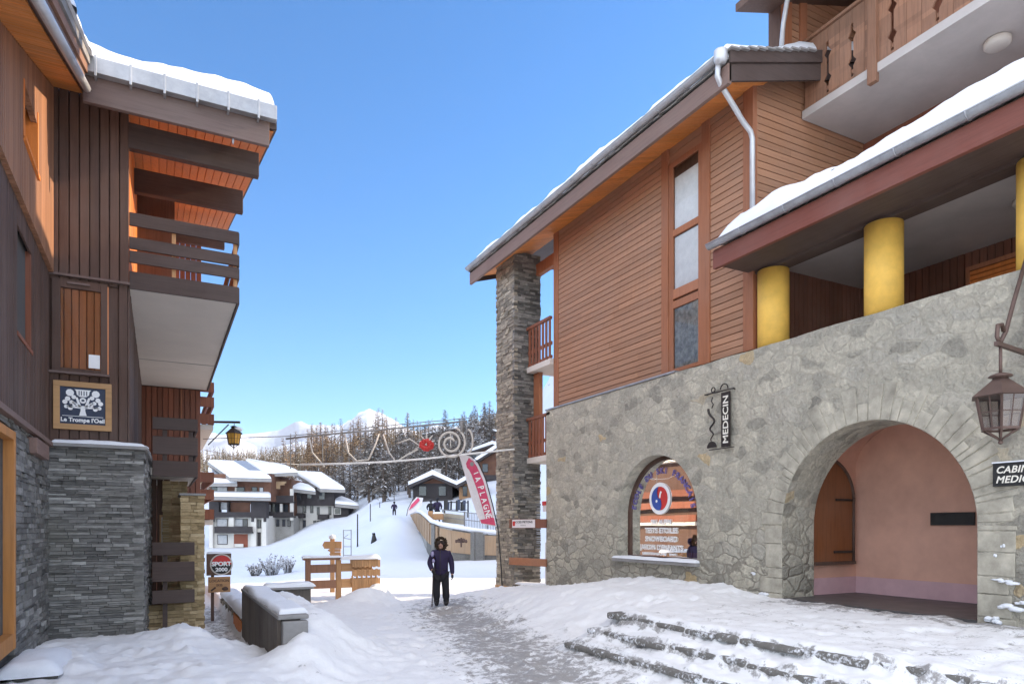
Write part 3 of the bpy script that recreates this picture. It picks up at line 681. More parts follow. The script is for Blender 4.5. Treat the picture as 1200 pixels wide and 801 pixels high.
# lower roof over the loggia
EX=9.25
mb=MB(); mb.prism([(EX,2,7.19),(EX,2,7.12),(13.35,2,8.4),(13.35,2,8.47)],(0,7.66,0)); LRo=mb.build('lower_roof',M['darky'],RB)
mb=MB(); mb.box(EX-.02,EX+.06,2,9.66,6.83,7.17); mb.build('fascia',M['redfascia'],LRo,.006)
mb=MB(); mb.box(EX+.061,10.16,2,9.62,6.90,6.93); mb.build('soffit',M['darky'],LRo)
def gutter(name,x,y0,y1,z,r,par,step=.62,m='zinc',seed=1):
    mb=MB(); ys=[y0,y1]; n=10
    prof=[(x-r*math.cos(PI*i/n),z-r*math.sin(PI*i/n)) for i in range(n+1)]
    prof2=[(x-(r-.008)*math.cos(PI*i/n),z-(r-.008)*math.sin(PI*i/n)) for i in range(n+1)]
    for P_ in (prof,prof2):
        mb.add([(a,y,b) for a,b in P_ for y in ys],[(2*i,2*i+1,2*i+3,2*i+2) for i in range(n)],True)
    for y in ys: mb.add([(a,y,b) for a,b in prof],[tuple(range(n+1))])
    mb.tube([(x-r,y0,z),(x-r,y1,z)],.012,6)
    y=y0+.2
    while y<y1:
        mb.tube([(x-(r+.006)*math.cos(PI*i/8),y,z-(r+.006)*math.sin(PI*i/8)) for i in range(9)],.011,5); y+=step
    return mb.build(name,M[m],par)
gutter('gutter',EX-.105,2,9.68,7.26,.085,LRo,.95)
mb=MB(); snowcap(mb,lambda u,v:(EX-.09+u,2+v,7.22+.31*u),4.05,7.62,.45,21,.14,.10,.45,.05,.22); mb.build('roof_snow',M['snow'],LRo)
mb=MB(); 
for y in (8.2,7.2,6.15,5.2): mb.blob((EX+.12,y,7.56),(.03,.06,.03),2,.2)
mb.build('snow_stop',M['iron'],LRo)
# upper balcony
ub=MB(); ub.box(11.42,13.34,1.5,9.47,10.14,10.3); UB=ub.build('balcony',M['ceil'],RB)
def cutboard(mb,y,w,z0,z1,cut):   # board occupying y-w..y on plane x=11.45 ; cut=+1 notch on low-y edge, -1 on high-y edge, 0 none
    H=z1-z0; prof=[0,.16,.16,.26,.26+.05,.36,.36,.62,.62,.67,.72,.80,.80,1]
    wid=[0,0,.028,.028,.085,.028,.028,.028,.028,.085,.028,.028,0,0]
    prof=[0,.14,.14,.27,.33,.39,.61,.67,.73,.82,.82,1]; wid=[0,0,.026,.026,.085,.026,.026,.085,.026,.026,0,0]
    e0=y-w;e1=y-.006
    lo=[(e0+(wid[i] if cut==1 else 0),z0+H*prof[i]) for i in range(len(prof))]; hi=[(e1-(wid[i] if cut==-1 else 0),z0+H*prof[i]) for i in range(len(prof))]
    # strips so the shape stays convex per face
    for i in range(len(prof)-1):
        if abs(lo[i+1][1]-lo[i][1])<1e-6: continue
        P=[(11.45,lo[i][0],lo[i][1]),(11.45,hi[i][0],hi[i][1]),(11.45,hi[i+1][0],hi[i+1][1]),(11.45,lo[i+1][0],lo[i+1][1])]
        mb.prism(P,(.03,0,0))
mb=MB(); y=9.44;k=0
while y>2:
    cutboard(mb,y,.262,10.17,11.62,[0,1,-1,1,-1][k%5] if k<5 else [1,-1,0,1,-1,0][k%6]); y-=.262;k+=1
mb.build('railing_boards',M['grey'],UB)
mb=MB(); mb.box(11.40,11.5,2,9.46,11.63,11.69); mb.box(11.485,11.53,2,9.46,10.45,10.53); mb.box(11.485,11.53,2,9.46,11.35,11.43); mb.build('handrail',M['grey'],UB,.006)
for y in (7.86,4.2): mb=MB(); mb.box(11.37,11.47,y,y+.17,9.98,11.9); mb.build('railing_post',M['grey'],UB,.008)
mb=MB(); mb.lathe((12.45,6.42,10.02),[(.17,0),(.2,.03),(.2,.1),(.17,.12)],20); mb.build('ceiling_lamp',M['cream'],UB)
mb=MB(); mb.lathe((11.9,5.75,6.97),[(.13,0),(.16,.03),(.16,.085)],20); mb.build('ceiling_lamp',M['cream'],RB)
# upper storey above the main roof
mb=MB(); boards(mb,(10.95,9.53,10.9),(1,0,0),(0,0,1),(0,-1,0),2.4,3.2,.14); mb.build('upper_cladding',M['sidingx'],RB)
mb=MB(); mb.box(10.9,16,9.56,9.85,10.6,14.2); mb.box(13.5,16,1.5,9.6,5,14.2); mb.build('upper_wall',M['dark'],RB)
for x in (10.92,11.36): mb=MB(); mb.box(x,x+.2,9.46,9.6,11.2,14.2); mb.build('timber_post',M['post'],RB,.006)
mb=MB(); mb.prism([(9.95,7.6,12.0),(9.95,7.6,12.15),(13.6,7.6,13.3),(13.6,7.6,13.15)],(0,2.2,0)); uro=mb.build('upper_roof',M['dark'],RB)
mb=MB(); mb.tube([(10.05,8.6,12.25),(10.4,8.9,12.05),(10.75,9.35,11.75),(10.75,9.4,11.3)],.045,8); mb.build('downpipe',M['zinclt'],uro)
# main roof
EX2=9.05; S2=.31; ZB=10.30; RX=13.2
zr=lambda x: ZB+S2*(x-EX2)
mb=MB(); y0,y1=9.08,20.5
mb.prism([(EX2,y0,ZB),(RX,y0,zr(RX)),(17.4,y0,ZB),(17.4,y0,ZB-.12),(RX,y0,zr(RX)-.12),(EX2,y0,ZB-.12)],(0,y1-y0,0)); MR=mb.build('main_roof',M['darky'],RB)
mb=MB(); n=int((y1-y0)/.2)
boards(mb,(EX2+.06,y0+.1,ZB-.14),(S2*0+1,0,S2),(0,1,0),(S2,0,-1),1.25*math.sqrt(1+S2*S2),y1-y0-.2,.13,.02,.003); mb.build('soffit',M['soffit'],MR)
mb=MB(); mb.box(EX2-.03,EX2+.05,y0-.02,y1,9.92,10.28); mb.build('fascia',M['fasciay'],MR,.006)
def barge(y,dz0,dz1,th,mm):
    mb=MB(); mb.prism([(EX2,y,zr(EX2)+dz0),(RX,y,zr(RX)+dz0),(RX,y,zr(RX)+dz1),(EX2,y,zr(EX2)+dz1)],(0,th,0)); mb.build('bargeboard',M[mm],MR,.006)
barge(y0-.06,-.02,.22,.06,'darkx'); barge(y0-.02,-.34,-.025,.05,'darkx'); barge(y1,-.3,.2,.05,'darkx')
mb=MB(); r=random.Random(8); y=y0
while y<y1: 
    w=r.uniform(.16,.24); mb.obox((EX2-.05,y,ZB+.015+r.uniform(0,.03)),(1.0,0,S2),(0,w-.015,0),(0,0,.035)); y+=w
x=EX2-.05
while x<11: mb.obox((x,y0-.12,zr(x)+.2+r.uniform(0,.02)),(.24,0,.24*S2-.04),(0,1.0,0),(0,0,.03)); x+=.22
mb.build('roof_shingles',M['concrete'],MR)
gutter('gutter',EX2-.11,y0+.02,y1,10.44,.085,MR,.78)
mb=MB(); snowcap(mb,lambda u,v:(EX2-.02+u,y0+.02+v,zr(EX2+u)+.10),4.1,y1-y0-.05,.40,33,.16,.13,.30,.07,.22); mb.build('roof_snow',M['snow'],MR)
mb=MB(); mb.lathe((EX2-.11,9.16,10.30),[(.09,0),(.12,.05),(.12,.22),(.09,.24)],14)
mb.tube([(EX2-.11,9.22,10.36),(EX2-.11,9.24,10.12),(EX2+.0,9.26,10.0),(EX2+.7,9.42,9.62),(EX2+.92,9.44,9.50),(EX2+.98,9.45,9.38),(EX2+.98,9.45,7.72)],.05,10); mb.build('downpipe',M['zinclt'],MR)
# stone corner column
mb=MB(); mb.box(9.68,10.42,18.52,19.6,-.4,10.4); SC=mb.build('stone_column',M['mortar'],RB)
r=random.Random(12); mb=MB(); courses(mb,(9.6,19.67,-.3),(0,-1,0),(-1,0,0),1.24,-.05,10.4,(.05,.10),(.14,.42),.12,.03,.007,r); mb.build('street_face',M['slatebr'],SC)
mb=MB(); courses(mb,(9.6,18.43,-.3),(1,0,0),(0,-1,0),.9,-.3,10.4,(.05,.10),(.14,.4),.12,.025,.007,r); mb.build('shaded_face',M['slateshade'],SC)  # same column, darker stone: shade on this side is put into the colour
mb=MB(); mb.box(9.55,9.7,18.40,19.7,-.4,.16); mb.build('plinth',plain('glow_tinted_plinth',(.5,.3,.15),.8,.2,.3,6),SC,.02)  # column foot: warm bounced glow is put into its colour
# gable-end balconies between body and column
for zf in (6.87,4.1):
    sb=MB(); sb.box(10.02,11.3,17.0,18.42,zf-.16,zf); bl=sb.build('gable_balcony',M['cream'],RB)
    mb=MB(); y=17.02
    while y<18.40: mb.box(10.03,10.06,y,y+.10,zf-.12,zf+1.18); y+=.2
    mb.build('balusters',M['redwood'],bl)
    mb=MB(); mb.box(10.0,10.09,17.0,18.42,zf+1.14,zf+1.22); mb.box(10.06,10.10,17.0,18.42,zf+.4,zf+.5); mb.box(10.06,10.1,17,18.42,zf+.02,zf+.1); mb.build('handrail',M['redwood'],bl)
mb=MB(); mb.box(10.35,10.5,17.0,18.6,9.75,10.1); mb.build('porch_beam',M['post'],RB)
mb=MB(); mb.box(10.25,10.37,18.05,18.4,4.1,6.7); mb.build('porch_post',M['post'],RB)
mb=MB(); mb.box(10.06,13,17.0,17.06,-.3,5.3); mb.build('gable_wall',M['white'],RB)
mb=MB(); mb.box(10.02,10.2,17.06,17.3,-.2,1.55); mb.build('white_pier',M['white'],RB)
# small stone plinth wall with snow between column and wall end
lw=MB(); courses(lw,(9.62,18.40,-.2),(.30,-1.2,0),(-1,-.25,0),1.25,-.2,.27,(.1,.2),(.2,.45),.3,.03,.01,random.Random(4)); lwo=lw.build('low_stone_wall',M['slatebr']); tag(lwo,'low rough stone wall with snow on top beside the tall stone column','wall')
mb=MB(); snowcap(mb,lambda u,v:(9.6+u+v*.24,18.42-v,.27),.3,1.22,.07,5,.06,.1); mb.build('snow_cover',M['snow'],lwo)
# planks between column and wall
def dia(t,x=0): return V(9.56,18.62,0).lerp(V(9.985,17.12,0),t)+V(-.03,-.01,0)
pl=MB(); a,b=dia(0),dia(1); pl.bar(a+UP*.96,b+UP*.96,.06,.22); po=pl.build('plank_barrier',wood('russet_plank',(.36,.15,.075),'x',.2),None,.006); tag(po,'plain russet plank fixed low between the stone column and the wall','plank barrier')
pl=MB(); pl.bar(a+UP*2.10,b+UP*2.10,.05,.26); po=pl.build('notice_plank',M['redwood'],None,.006); tag(po,'brown plank carrying a pale notice, fixed at head height beside the stone column','sign')
mb=MB(); dn=(b-a).normalized(); nn=V(-abs(dn.y),-abs(dn.x),0).normalized(); q0=a.lerp(b,.1);q1=a.lerp(b,.72); mb.bar(q0+nn*.035+UP*2.1,q1+nn*.035+UP*2.1,.02,.24); so=mb.build('notice_board',M['flagw'],po)
mb=MB(); mb.text('ACCES PIETONS',.085,a.lerp(b,.41)+nn*.047+UP*2.12,dn,UP,.003,'CENTER',0,1,1.3,.002); mb.text('ZONE 30',.055,a.lerp(b,.41)+nn*.047+UP*2.03,dn,UP,.003,'CENTER'); mb.build('lettering',M['black'],so)
mb=MB(); c=a.lerp(b,.15)+nn*.05+UP*2.1; mb.bar(c-dn*.05,c+dn*.05,.006,.14); mb.build('red_badge',M['red'],so)
mb=MB(); pq=a.lerp(b,.93)+UP*.0; mb.box(pq.x+.08,pq.x+.13,pq.y+.0,pq.y+.2,2.45,2.75); nb=mb.build('notice',M['flagw']); tag(nb,'small white and red notice above the plank by the end of the stone wall','notice')
mb=MB(); mb.box(pq.x+.06,pq.x+.079,pq.y+.0,pq.y+.2,2.63,2.75); mb.build('red_band',M['red'],nb)
# wrought iron doctor sign on the wall
ms=thing('hanging_sign',(9.9,10.2,4.2),'wrought iron sign of a snake beside upright lettering MEDECIN on the stone wall','sign')
xs=9.93
mb=MB(); mb.tube([(xs,10.62,4.70),(xs,9.82,4.70)],.014,6); mb.tube([(xs,10.5,3.56),(xs,9.82,3.56)],.010,6); mb.tube([(xs,10.08+.1*math.cos(t),4.73+.1*math.sin(t)) for t in [i*.35 for i in range(10)]],.013,6); mb.tube([(xs,10.38+.05*math.cos(t),4.76+.05*math.sin(t)) for t in [i*.35 for i in range(19)]],.013,6)
for y in (10.6,9.86): mb.tube([(xs,y,4.70),(10.02,y,4.70)],.012,6)
mb.build('bracket',M['iron'],ms)
mb=MB(); mb.box(xs-.012,xs+.012,9.92,10.15,3.58,4.66); bdo=mb.build('name_board',M['iron'],ms)
mb=MB(); mb.text('MEDECIN',.2,(xs-.014,9.96,4.12),(0,0,1),(0,1,0),.004,'CENTER',0,1.0,1.12,.004); mb.build('lettering',M['letter'],bdo)
mb=MB(); pts=[]
for i in range(60):
    t=i/59; z=4.40-.66*t; amp=.10*(1-t*.75); fr=1.2+ t*9; pts.append((xs,10.42+amp*math.sin(1.3+6.28*(t*.7+t*t*1.5)),z))
mb.tube(pts,[.026-.014*i/59 for i in range(60)],7); mb.tube([(xs,10.40,4.62),(xs,10.43,4.54),(xs,10.38,4.47),(xs,10.42,4.40)],.012,6); mb.prism([(xs-.01,10.42+.13*math.cos(PI*i/12),3.6+.13*math.sin(PI*i/12)) for i in range(13)],(.02,0,0)); mb.build('snake',M['iron'],ms)
# CABINET MEDICAL sign
mb=MB(); mb.box(9.95,9.99,4.2,5.19,2.54,2.85); cs=mb.build('doctor_sign',M['black'],None,.004); tag(cs,'dark wall sign reading CABINET MEDICAL right of the arch, cut by the photo edge','sign')
mb=MB(); mb.text('CABINET',.128,(9.948,5.15,2.715),(0,-1,0),UP,.004,'LEFT',.25,1.05,1.0,.003); mb.text('MEDICAL',.128,(9.948,5.15,2.585),(0,-1,0),UP,.004,'LEFT',.25,1.05,1.0,.003); mb.build('lettering',M['letter'],cs)
mb=MB(); mb.box(9.945,9.995,4.2,5.2,2.85,2.868); mb.build('snow_line',M['snow'],cs)
# big wall lantern
def lantern(root,c,s,metal,glass,n=6,lit=False):
    c=Vector(c)
    mb=MB(); R0,R1=.30*s,.22*s; h0,h1=.15*s,-.28*s
    ring=lambda R,z:[c+V(R*math.cos(2*PI*(k+.5)/n),R*math.sin(2*PI*(k+.5)/n),z) for k in range(n)]
    a,b=ring(R0,h0),ring(R1,h1); mid=ring((R0+R1)/2,(h0+h1)/2)
    for k in range(n):
        mb.bar(a[k],b[k],.022*s,.022*s); j=(k+1)%n
        mb.bar(a[k],a[j],.03*s); mb.bar(b[k],b[j],.03*s); mb.bar(mid[k],mid[j],.012*s); mb.bar((a[k]+a[j])/2,(b[k]+b[j])/2,.012*s)
    for k in range(n): mb.tube([b[k],c+V(0,0,h1-.05*s)+(b[k]-c)*.35*0.6,c+V(0,0,h1-.15*s)],.014*s,5)
    mb.blob(c+V(0,0,h1-.17*s),.03*s,2,0)
    mb.build('cage',metal,root)
    mb=MB(); 
    mb.add(a+b,[(k,(k+1)%n,n+(k+1)%n,n+k) for k in range(n)]); mb.build('lantern_glass',glass,root)
    mb=MB(); e=ring(.36*s,h0-.005); f=ring(.10*s,h0+.22*s); mb.add(e+f,[(k,(k+1)%n,n+(k+1)%n,n+k) for k in range(n)]+[tuple(range(n))[::-1],tuple(range(n,2*n))]); mb.lathe(c+V(0,0,h0+.215*s),[(.09*s,0),(.09*s,.035*s),(.14*s,.04*s),(.13*s,.06*s),(.05*s,.09*s)],12); mb.build('lantern_roof',metal,root)
ln=thing('wall_lantern',(9.3,4.76,3.4),'large six sided brown iron lantern hanging from a bracket beside the arch','lantern')
lantern(ln,(9.3,4.76,3.48),.95,M['ironbr'],M['lampglass'])
mb=MB(); mb.tube([(9.3,4.76,3.86),(9.3,4.76,4.28)],.02,8); mb.tube([(9.3+.0,4.76,4.26),(9.22,4.76,4.36),(9.24,4.76,4.5),(9.33,4.76,4.52),(9.37,4.76,4.44)],.026,8)
mb.tube([(9.30,4.76,4.3),(9.42,4.76,4.45),(9.6,4.76,4.85),(9.97,4.76,5.6)],.026,8); mb.bar((9.2,4.76,4.27),(9.97,4.76,4.22),.05,.05); mb.bar((9.955,4.76,4.1),(9.955,4.76,5.7),.07,.05); mb.build('bracket',M['ironbr'],ln)
# ================================================================ LEFT BUILDING
LB=thing('chalet_building',(-3,14,0),'dark brown boarded chalet with grey slate base and projecting balcony, left of street','building')
FY=12.5; r=random.Random(21)
# stone base block (faces camera), its chamfered street side, and the wing wall
mb=MB(); courses(mb,(-1.52,FY-.12,-.4),(1,0,0),(0,-1,0),1.29,-.4,3.22,(.026,.06),(.10,.42),.14,.028,.005,r); courses(mb,(-.235,FY-.12,-.4),(.13,6,0),(1,-.02,0),6,-.4,3.22,(.035,.075),(.12,.5),.14,.028,.005,r); mb.build('slate_base',M['slate'],LB)
mb=MB(); courses(mb,(-1.5,5.5,-.4),(0,1,0),(1,0,0),6.98,-.4,3.2,(.04,.09),(.14,.5),.14,.03,.005,r,hole=(3.05,3.98,.3,3.06)); mb.build('wing_slate',M['slate'],LB)
mb=MB(); mb.box(-6,-1.56,5.5,12.4,-.5,8.2); mb.prism([(-6,FY-.02,-.5),(-.3,FY-.02,-.5),(-.18,18.4,-.5),(-6,18.4,-.5)],(0,0,3.7)); mb.build('base_core',M['mortar'],LB)
mb=MB(); mb.prism([(-1.55,FY-.24,3.22),(-.17,FY-.24,3.22),(-.04,18.3,3.22),(-.4,18.3,3.22),(-.5,FY+.02,3.22),(-1.55,FY+.02,3.22)],(0,0,.05)); mb.build('base_coping',M['concrete'],LB,.008)
mb=MB(); snowcap(mb,lambda u,v:(-1.45+u,FY-.24+v,3.27),1.24,.24,.06,4,.1,.06,None,.02); snowcap(mb,lambda u,v:(-.38+u+.02*v,FY+.05+v,3.27),.22,5,.05,6,.06,.3,None,.02); mb.build('coping_snow',M['snow'],LB)
mb=MB(); mb.box(-1.56,-1.42,5.5,FY-.2,3.2,3.27); mb.box(-1.6,-1.40,10.6,11.7,2.95,3.15); mb.build('wing_lintel',M['fasciay'],LB,.006)
# door in the wing
mb=MB(); boards(mb,(-1.62,8.62,.8),(0,0,1),(0,1,0),(1,0,0),2.2,.8,.13); do=mb.build('door',M['doorw'],LB)
mb=MB(); 
for a_,b_ in ((8.52,8.63),(9.41,9.52)): mb.box(-1.66,-1.455,a_,b_,.62,3.08)
mb.box(-1.66,-1.455,8.63,9.41,2.98,3.08); mb.box(-1.66,-1.46,8.63,9.41,.62,.8); mb.build('door_frame',M['doorw'],do,.006)
ds=MB(); ds.box(-1.44,-1.02,9.15,10.5,.18,.36); dso=ds.build('stone_slab',M['stonedk'],None,.02); tag(dso,'low stone slab with snow on top beside the orange door at lower left','slab')
mb=MB(); snowcap(mb,lambda u,v:(-1.6+u,9.05+v,.35),.6,1.5,.13,8,.06,.08,.2,.10,.5); mb.build('snow_cover',M['snow'],dso)
# wing boards: lower dark storey, upper storey lighter, with sunlight put into its colour
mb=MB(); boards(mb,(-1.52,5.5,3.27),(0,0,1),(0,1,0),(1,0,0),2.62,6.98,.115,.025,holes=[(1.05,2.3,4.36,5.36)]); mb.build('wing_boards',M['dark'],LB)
mb=MB(); 
# upper boards follow the sloping soffit
y=5.5; W_=.115
while y<FY-.05:
    ztop=8.42-.4*(11.8-(y+.06)); zs=[(5.86,ztop)]
    if 9.84<y+.05<10.86: zs=[(5.86,6.62),(7.3,ztop)] if ztop>7.32 else [(5.86,6.62)]
    for (a_,b_) in zs:
        if b_>a_: mb.prism([(-1.50,y+.004,a_),(-1.50,y+W_-.004,a_),(-1.43,y+W_-.01,a_),(-1.43,y+.01,a_)],(0,0,b_-a_))
    y+=W_
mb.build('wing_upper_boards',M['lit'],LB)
mb=MB(); mb.box(-1.72,-1.42,9.82,9.87,6.6,7.3); mb.box(-1.72,-1.42,10.84,10.89,6.6,7.45); mb.box(-1.72,-1.40,9.82,10.89,6.57,6.62); mb.box(-1.72,-1.68,9.86,10.85,6.6,7.6); mb.build('wing_window',M['orange'],LB)
mb=MB(); mb.box(-1.75,-1.5,9.84,9.88,4.3,5.6); mb.box(-1.75,-1.5,10.84,10.88,4.3,5.6); mb.box(-1.75,-1.72,9.86,10.86,4.3,5.6); mb.box(-1.75,-1.48,9.82,10.9,4.26,4.31); mb.build('wing_window',M['redwood'],LB)
# block front boards
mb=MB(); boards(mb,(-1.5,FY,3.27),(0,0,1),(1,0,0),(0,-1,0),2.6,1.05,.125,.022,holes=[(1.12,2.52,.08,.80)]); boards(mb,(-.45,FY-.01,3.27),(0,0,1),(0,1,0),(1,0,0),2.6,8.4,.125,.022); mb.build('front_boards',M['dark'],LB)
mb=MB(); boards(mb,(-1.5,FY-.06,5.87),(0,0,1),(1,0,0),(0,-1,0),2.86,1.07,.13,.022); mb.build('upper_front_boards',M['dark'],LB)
mb=MB(); boards(mb,(-.46,FY-.03,5.87),(0,0,1),(0,1,0),(1,0,0),3.3,8.4,.13,.022); mb.build('balcony_side_boards',M['orange'],LB)  # sunlight on this wall is put into the orange board colour
mb=MB(); mb.box(-5,-1.5,FY-.4,FY+8,5.8,8.75); mb.box(-5,-.48,FY+.02,21,3.25,8.72); mb.prism([(-5,FY+.02,8.4),(-5,21,8.4),(-5,21,10.1)],(4.5,0,0)); mb.build('wall_core',M['dark'],LB)
mb=MB(); mb.box(-1.5,-.42,FY-.1,FY+.0,5.84,5.875); mb.build('storey_flashing',M['fascia'],LB)
# window in the front
wn=MB(); x0,x1,z0,z1=-1.46,-.73,4.38,5.80
wn.box(x0,x0+.11,FY-.06,FY+.1,z0,z1); wn.box(x1-.09,x1,FY-.06,FY+.1,z0,z1); wn.box(x0+.11,x1-.09,FY-.06,FY+.1,z1-.13,z1); wn.box(x0+.11,x1-.09,FY-.06,FY+.1,z0,z0+.06); wno=wn.build('window',M['dark'],LB,.005)
mb=MB(); mb.box(x0-.03,x1+.03,FY-.13,FY-.0,z0-.035,z0-.003); mb.build('window_sill',M['fascia'],wno)
mb=MB(); mb.quad((x0+.11,FY-.03,z0+.06),(x1-.09,FY-.03,z0+.06),(x1-.09,FY-.03,z1-.13),(x0+.11,FY-.03,z1-.13)); mb.build('window_pane',glassy('front_glass',fac=.06),wno)
mb=MB(); boards(mb,(x0+.05,FY+.012,z0),(0,0,1),(1,0,0),(0,-1,0),1.4,.7,.1,.015); mb.build('inner_shutter',wood('red_inner_shutter',(.66,.25,.10),'z',.25),wno)
mb=MB(); mb.box(x1-.25,x1-.1,FY-.045,FY-.035,z0+.09,z0+.30); mb.build('paper_notice',M['wletter'],wno)
mb=MB(); mb.box(x0+.2,x0+.5,FY-.09,FY-.06,z1-.07,z1-.04); mb.build('vent_strip',M['fascia'],wno)
# roofs
GYY=11.8; ZG=8.86
mb=MB(); mb.prism([(-1.0,GYY,8.55),(-1.0,22.5,8.55+.2*10.7),(-1.0,22.5,8.8+.2*10.7),(-1.0,GYY,8.8)],(2.72,0,0)); BR=mb.build('main_roof',M['darkx'],LB)
mb=MB(); boards(mb,(-1.0,GYY+.06,8.545),(0,1,.2),(1,0,0),(0,.2,-1),10.6,2.68,.14,.02,.002); mb.build('soffit',M['soffity'],BR)
mb=MB(); mb.box(-1.0,1.6,GYY-.03,GYY+.05,8.24,8.66); mb.build('fascia',M['fascia'],BR,.006)
mb=MB(); mb.box(-1.03,1.70,GYY-.17,GYY-.04,8.62,8.85); x=-.85
while x<1.7: mb.box(x,x+.035,GYY-.18,GYY-.155,8.57,8.86); mb.box(x,x+.035,GYY-.18,GYY-.03,8.855,8.87); mb.box(x,x+.035,GYY-.16,GYY-.03,8.57,8.585); x+=.45
go=mb.build('box_gutter',M['zinc'],BR,.006)
mb=MB(); snowcap(mb,lambda u,v:(-1.05+u,GYY-.06+v,8.83+.2*v),2.74,9,.29,44,.09,.2,.10,.05,.16); mb.build('roof_snow',M['snow'],BR)
mb=MB(); mb.blob((1.05,GYY+.02,8.2),(.02,.02,.07),1,.1); mb.build('hook',M['zinc'],BR)
zw=lambda y:8.45-.4*(11.8-y)
mb=MB(); mb.prism([(-1.02,4.2,zw(4.2)+.02),(-1.02,12.6,zw(12.6)+.02),(-1.02,12.6,zw(12.6)+.2),(-1.02,4.2,zw(4.2)+.2)],(-5,0,0)); WR_=mb.build('wing_roof',M['darky'],LB)
mb=MB(); boards(mb,(-1.06,4.2,zw(4.2)+.015),(-1,0,0),(0,1,.4),(0,.4,-1),2,8.35*1.077,.13,.02); mb.build('soffit',M['soffit'],WR_)
def sl(name,m,dz0,dz1,xa,xb,ya=4.2,yb=11.72):
    mb=MB(); mb.prism([(xa,ya,zw(ya)+dz0),(xa,yb,zw(yb)+dz0),(xa,yb,zw(yb)+dz1),(xa,ya,zw(ya)+dz1)],(xb-xa,0,0)); return mb.build(name,M[m],WR_,.006)
sl('bargeboard','fasciay',-.05,.20,-1.0,-.965); sl('bargeboard','grey',.205,.33,-1.0,-.93); sl('verge_flashing','concrete',.335,.47,-1.0,-.90)
mb=MB(); mb.tube([(-.94,y,zw(y)-.02) for y in (4.2,8,11.68)],.055,8); mb.build('gutter_pipe',M['zinclt'],WR_)
mb=MB(); snowcap(mb,lambda u,v:(-3+u,4.2+v,zw(4.2+v)+.46),2.14,7.45,.20,12,.15,.2,.2,.05,.2); mb.build('roof_snow',M['snow'],WR_)
# beams over the balcony
for (y,z0_,z1_,m,x1_) in ((FY-.08,8.02,8.42,'darkx',1.52),(14.95,8.43,8.88,'darkx',1.52),(19.4,9.3,9.75,'darkx',1.52)):
    mb=MB(); mb.box(-.46,x1_,y,y+.14,z0_,z1_); mb.build('roof_beam',M[m],LB,.008)
# back of the balcony recess
mb=MB(); boards(mb,(-.46,20.95,5.9),(0,0,1),(1,0,0),(0,-1,0),4.2,1.5,.14); mb.build('recess_boards',M['redwood'],LB)
mb=MB(); boards(mb,(.55,20.9,6.0),(1,0,0),(0,0,1),(0,-1,0),.75,2.3,.12); mb.build('balcony_shutter',M['orangex'],LB)
mb=MB(); mb.box(-.44,.3,17.0,17.1,5.9,9.3); mb.build('balcony_partition',M['dark'],LB)
# big balcony
bb=MB(); bb.box(-.44,1.17,FY+.02,20.95,5.83,5.95); BB=bb.build('balcony',M['cream'],LB)
mb=MB(); 
for z0_,z1_ in ((6.81,7.02),(6.44,6.63),(6.22,6.41),(5.80,6.08)):
    mb.box(-.43,1.20,FY-.03,FY+.012,z0_,z1_)
mb.build('front_planks',M['darkx'],BB,.006)
mb=MB()
for z0_,z1_ in ((6.81,7.02),(6.44,6.63),(6.22,6.41),(5.80,6.08)): mb.box(1.175,1.215,FY+.02,20.9,z0_,z1_)
mb.build('side_planks',M['darky'],BB,.006)
for (x,y) in ((.18,FY+.03),(1.12,FY+.03),(1.10,15.5),(1.10,18.5)): mb=MB(); mb.box(x,x+.06,y,y+.06,5.95,7.0); mb.build('railing_post',M['larchz'],BB)
mb=MB(); mb.box(-.42,1.16,17.7,17.72,5.822,5.829); mb.build('slab_joint',M['concrete'],BB)
# wall at the far end below the balcony and lower parts of the entrance
mb=MB(); boards(mb,(-.6,20.98,-1),(0,0,1),(1,0,0),(0,-1,0),6.8,1.62,.135); mb.build('end_wall_boards',M['redwood'],LB)
mb=MB(); mb.box(-3,1.0,21.02,28,-1.5,8.8); mb.build('end_wall_core',M['dark'],LB)
mb=MB(); mb.box(.52,.55,20.93,20.95,3,5.8); mb.build('door_panel',M['post'],LB)
b2=MB(); b2.box(-.15,.62,14.6,18.2,2.98,3.12); B2=b2.build('balcony',M['cream'],LB)
mb=MB()
for z0_,z1_ in ((3.85,4.08),(3.38,3.72),(2.96,3.26)): mb.box(-.12,.66,14.55,14.6,z0_,z1_); mb.box(.62,.66,14.6,18.2,z0_,z1_)
mb.build('railing_planks',M['darkx'],B2,.006)
for x in (.05,.5): mb=MB(); mb.box(x,x+.08,14.62,14.68,3.1,4.05); mb.build('railing_post',M['darkx'],B2)
b3=MB()
for z0_,z1_ in ((1.48,1.72),(1.0,1.36),(.60,.84)): b3.box(-.12,.58,14.0,14.06,z0_,z1_)
B3=b3.build('entrance_railing',M['darkx'],LB,.006)
mb=MB(); mb.box(.05,.13,14.07,14.14,-.1,1.7); mb.build('railing_post',M['darkx'],B3)
mb=MB(); courses(mb,(.36,14.36,-.4),(1,0,0),(0,-1,0),.40,-.4,2.6,(.05,.09),(.12,.3),.12,.02,.006,r); courses(mb,(.76,14.36,-.4),(0,1,0),(1,0,0),1.2,-.4,2.6,(.05,.09),(.14,.4),.12,.02,.006,r); mb.box(.40,.72,14.4,15.5,-.4,2.58); mb.build('stone_pier',M['slateglow'],LB)
mb=MB(); mb.box(.33,.79,14.32,15.6,2.6,2.64); mb.build('pier_cap',M['concrete'],LB)
mb=MB(); courses(mb,(.06,15.7,-.4),(1,0,0),(0,-1,0),.45,-.4,2.95,(.05,.09),(.12,.35),.12,.02,.006,r); mb.build('entrance_stone',M['slateglow'],LB)
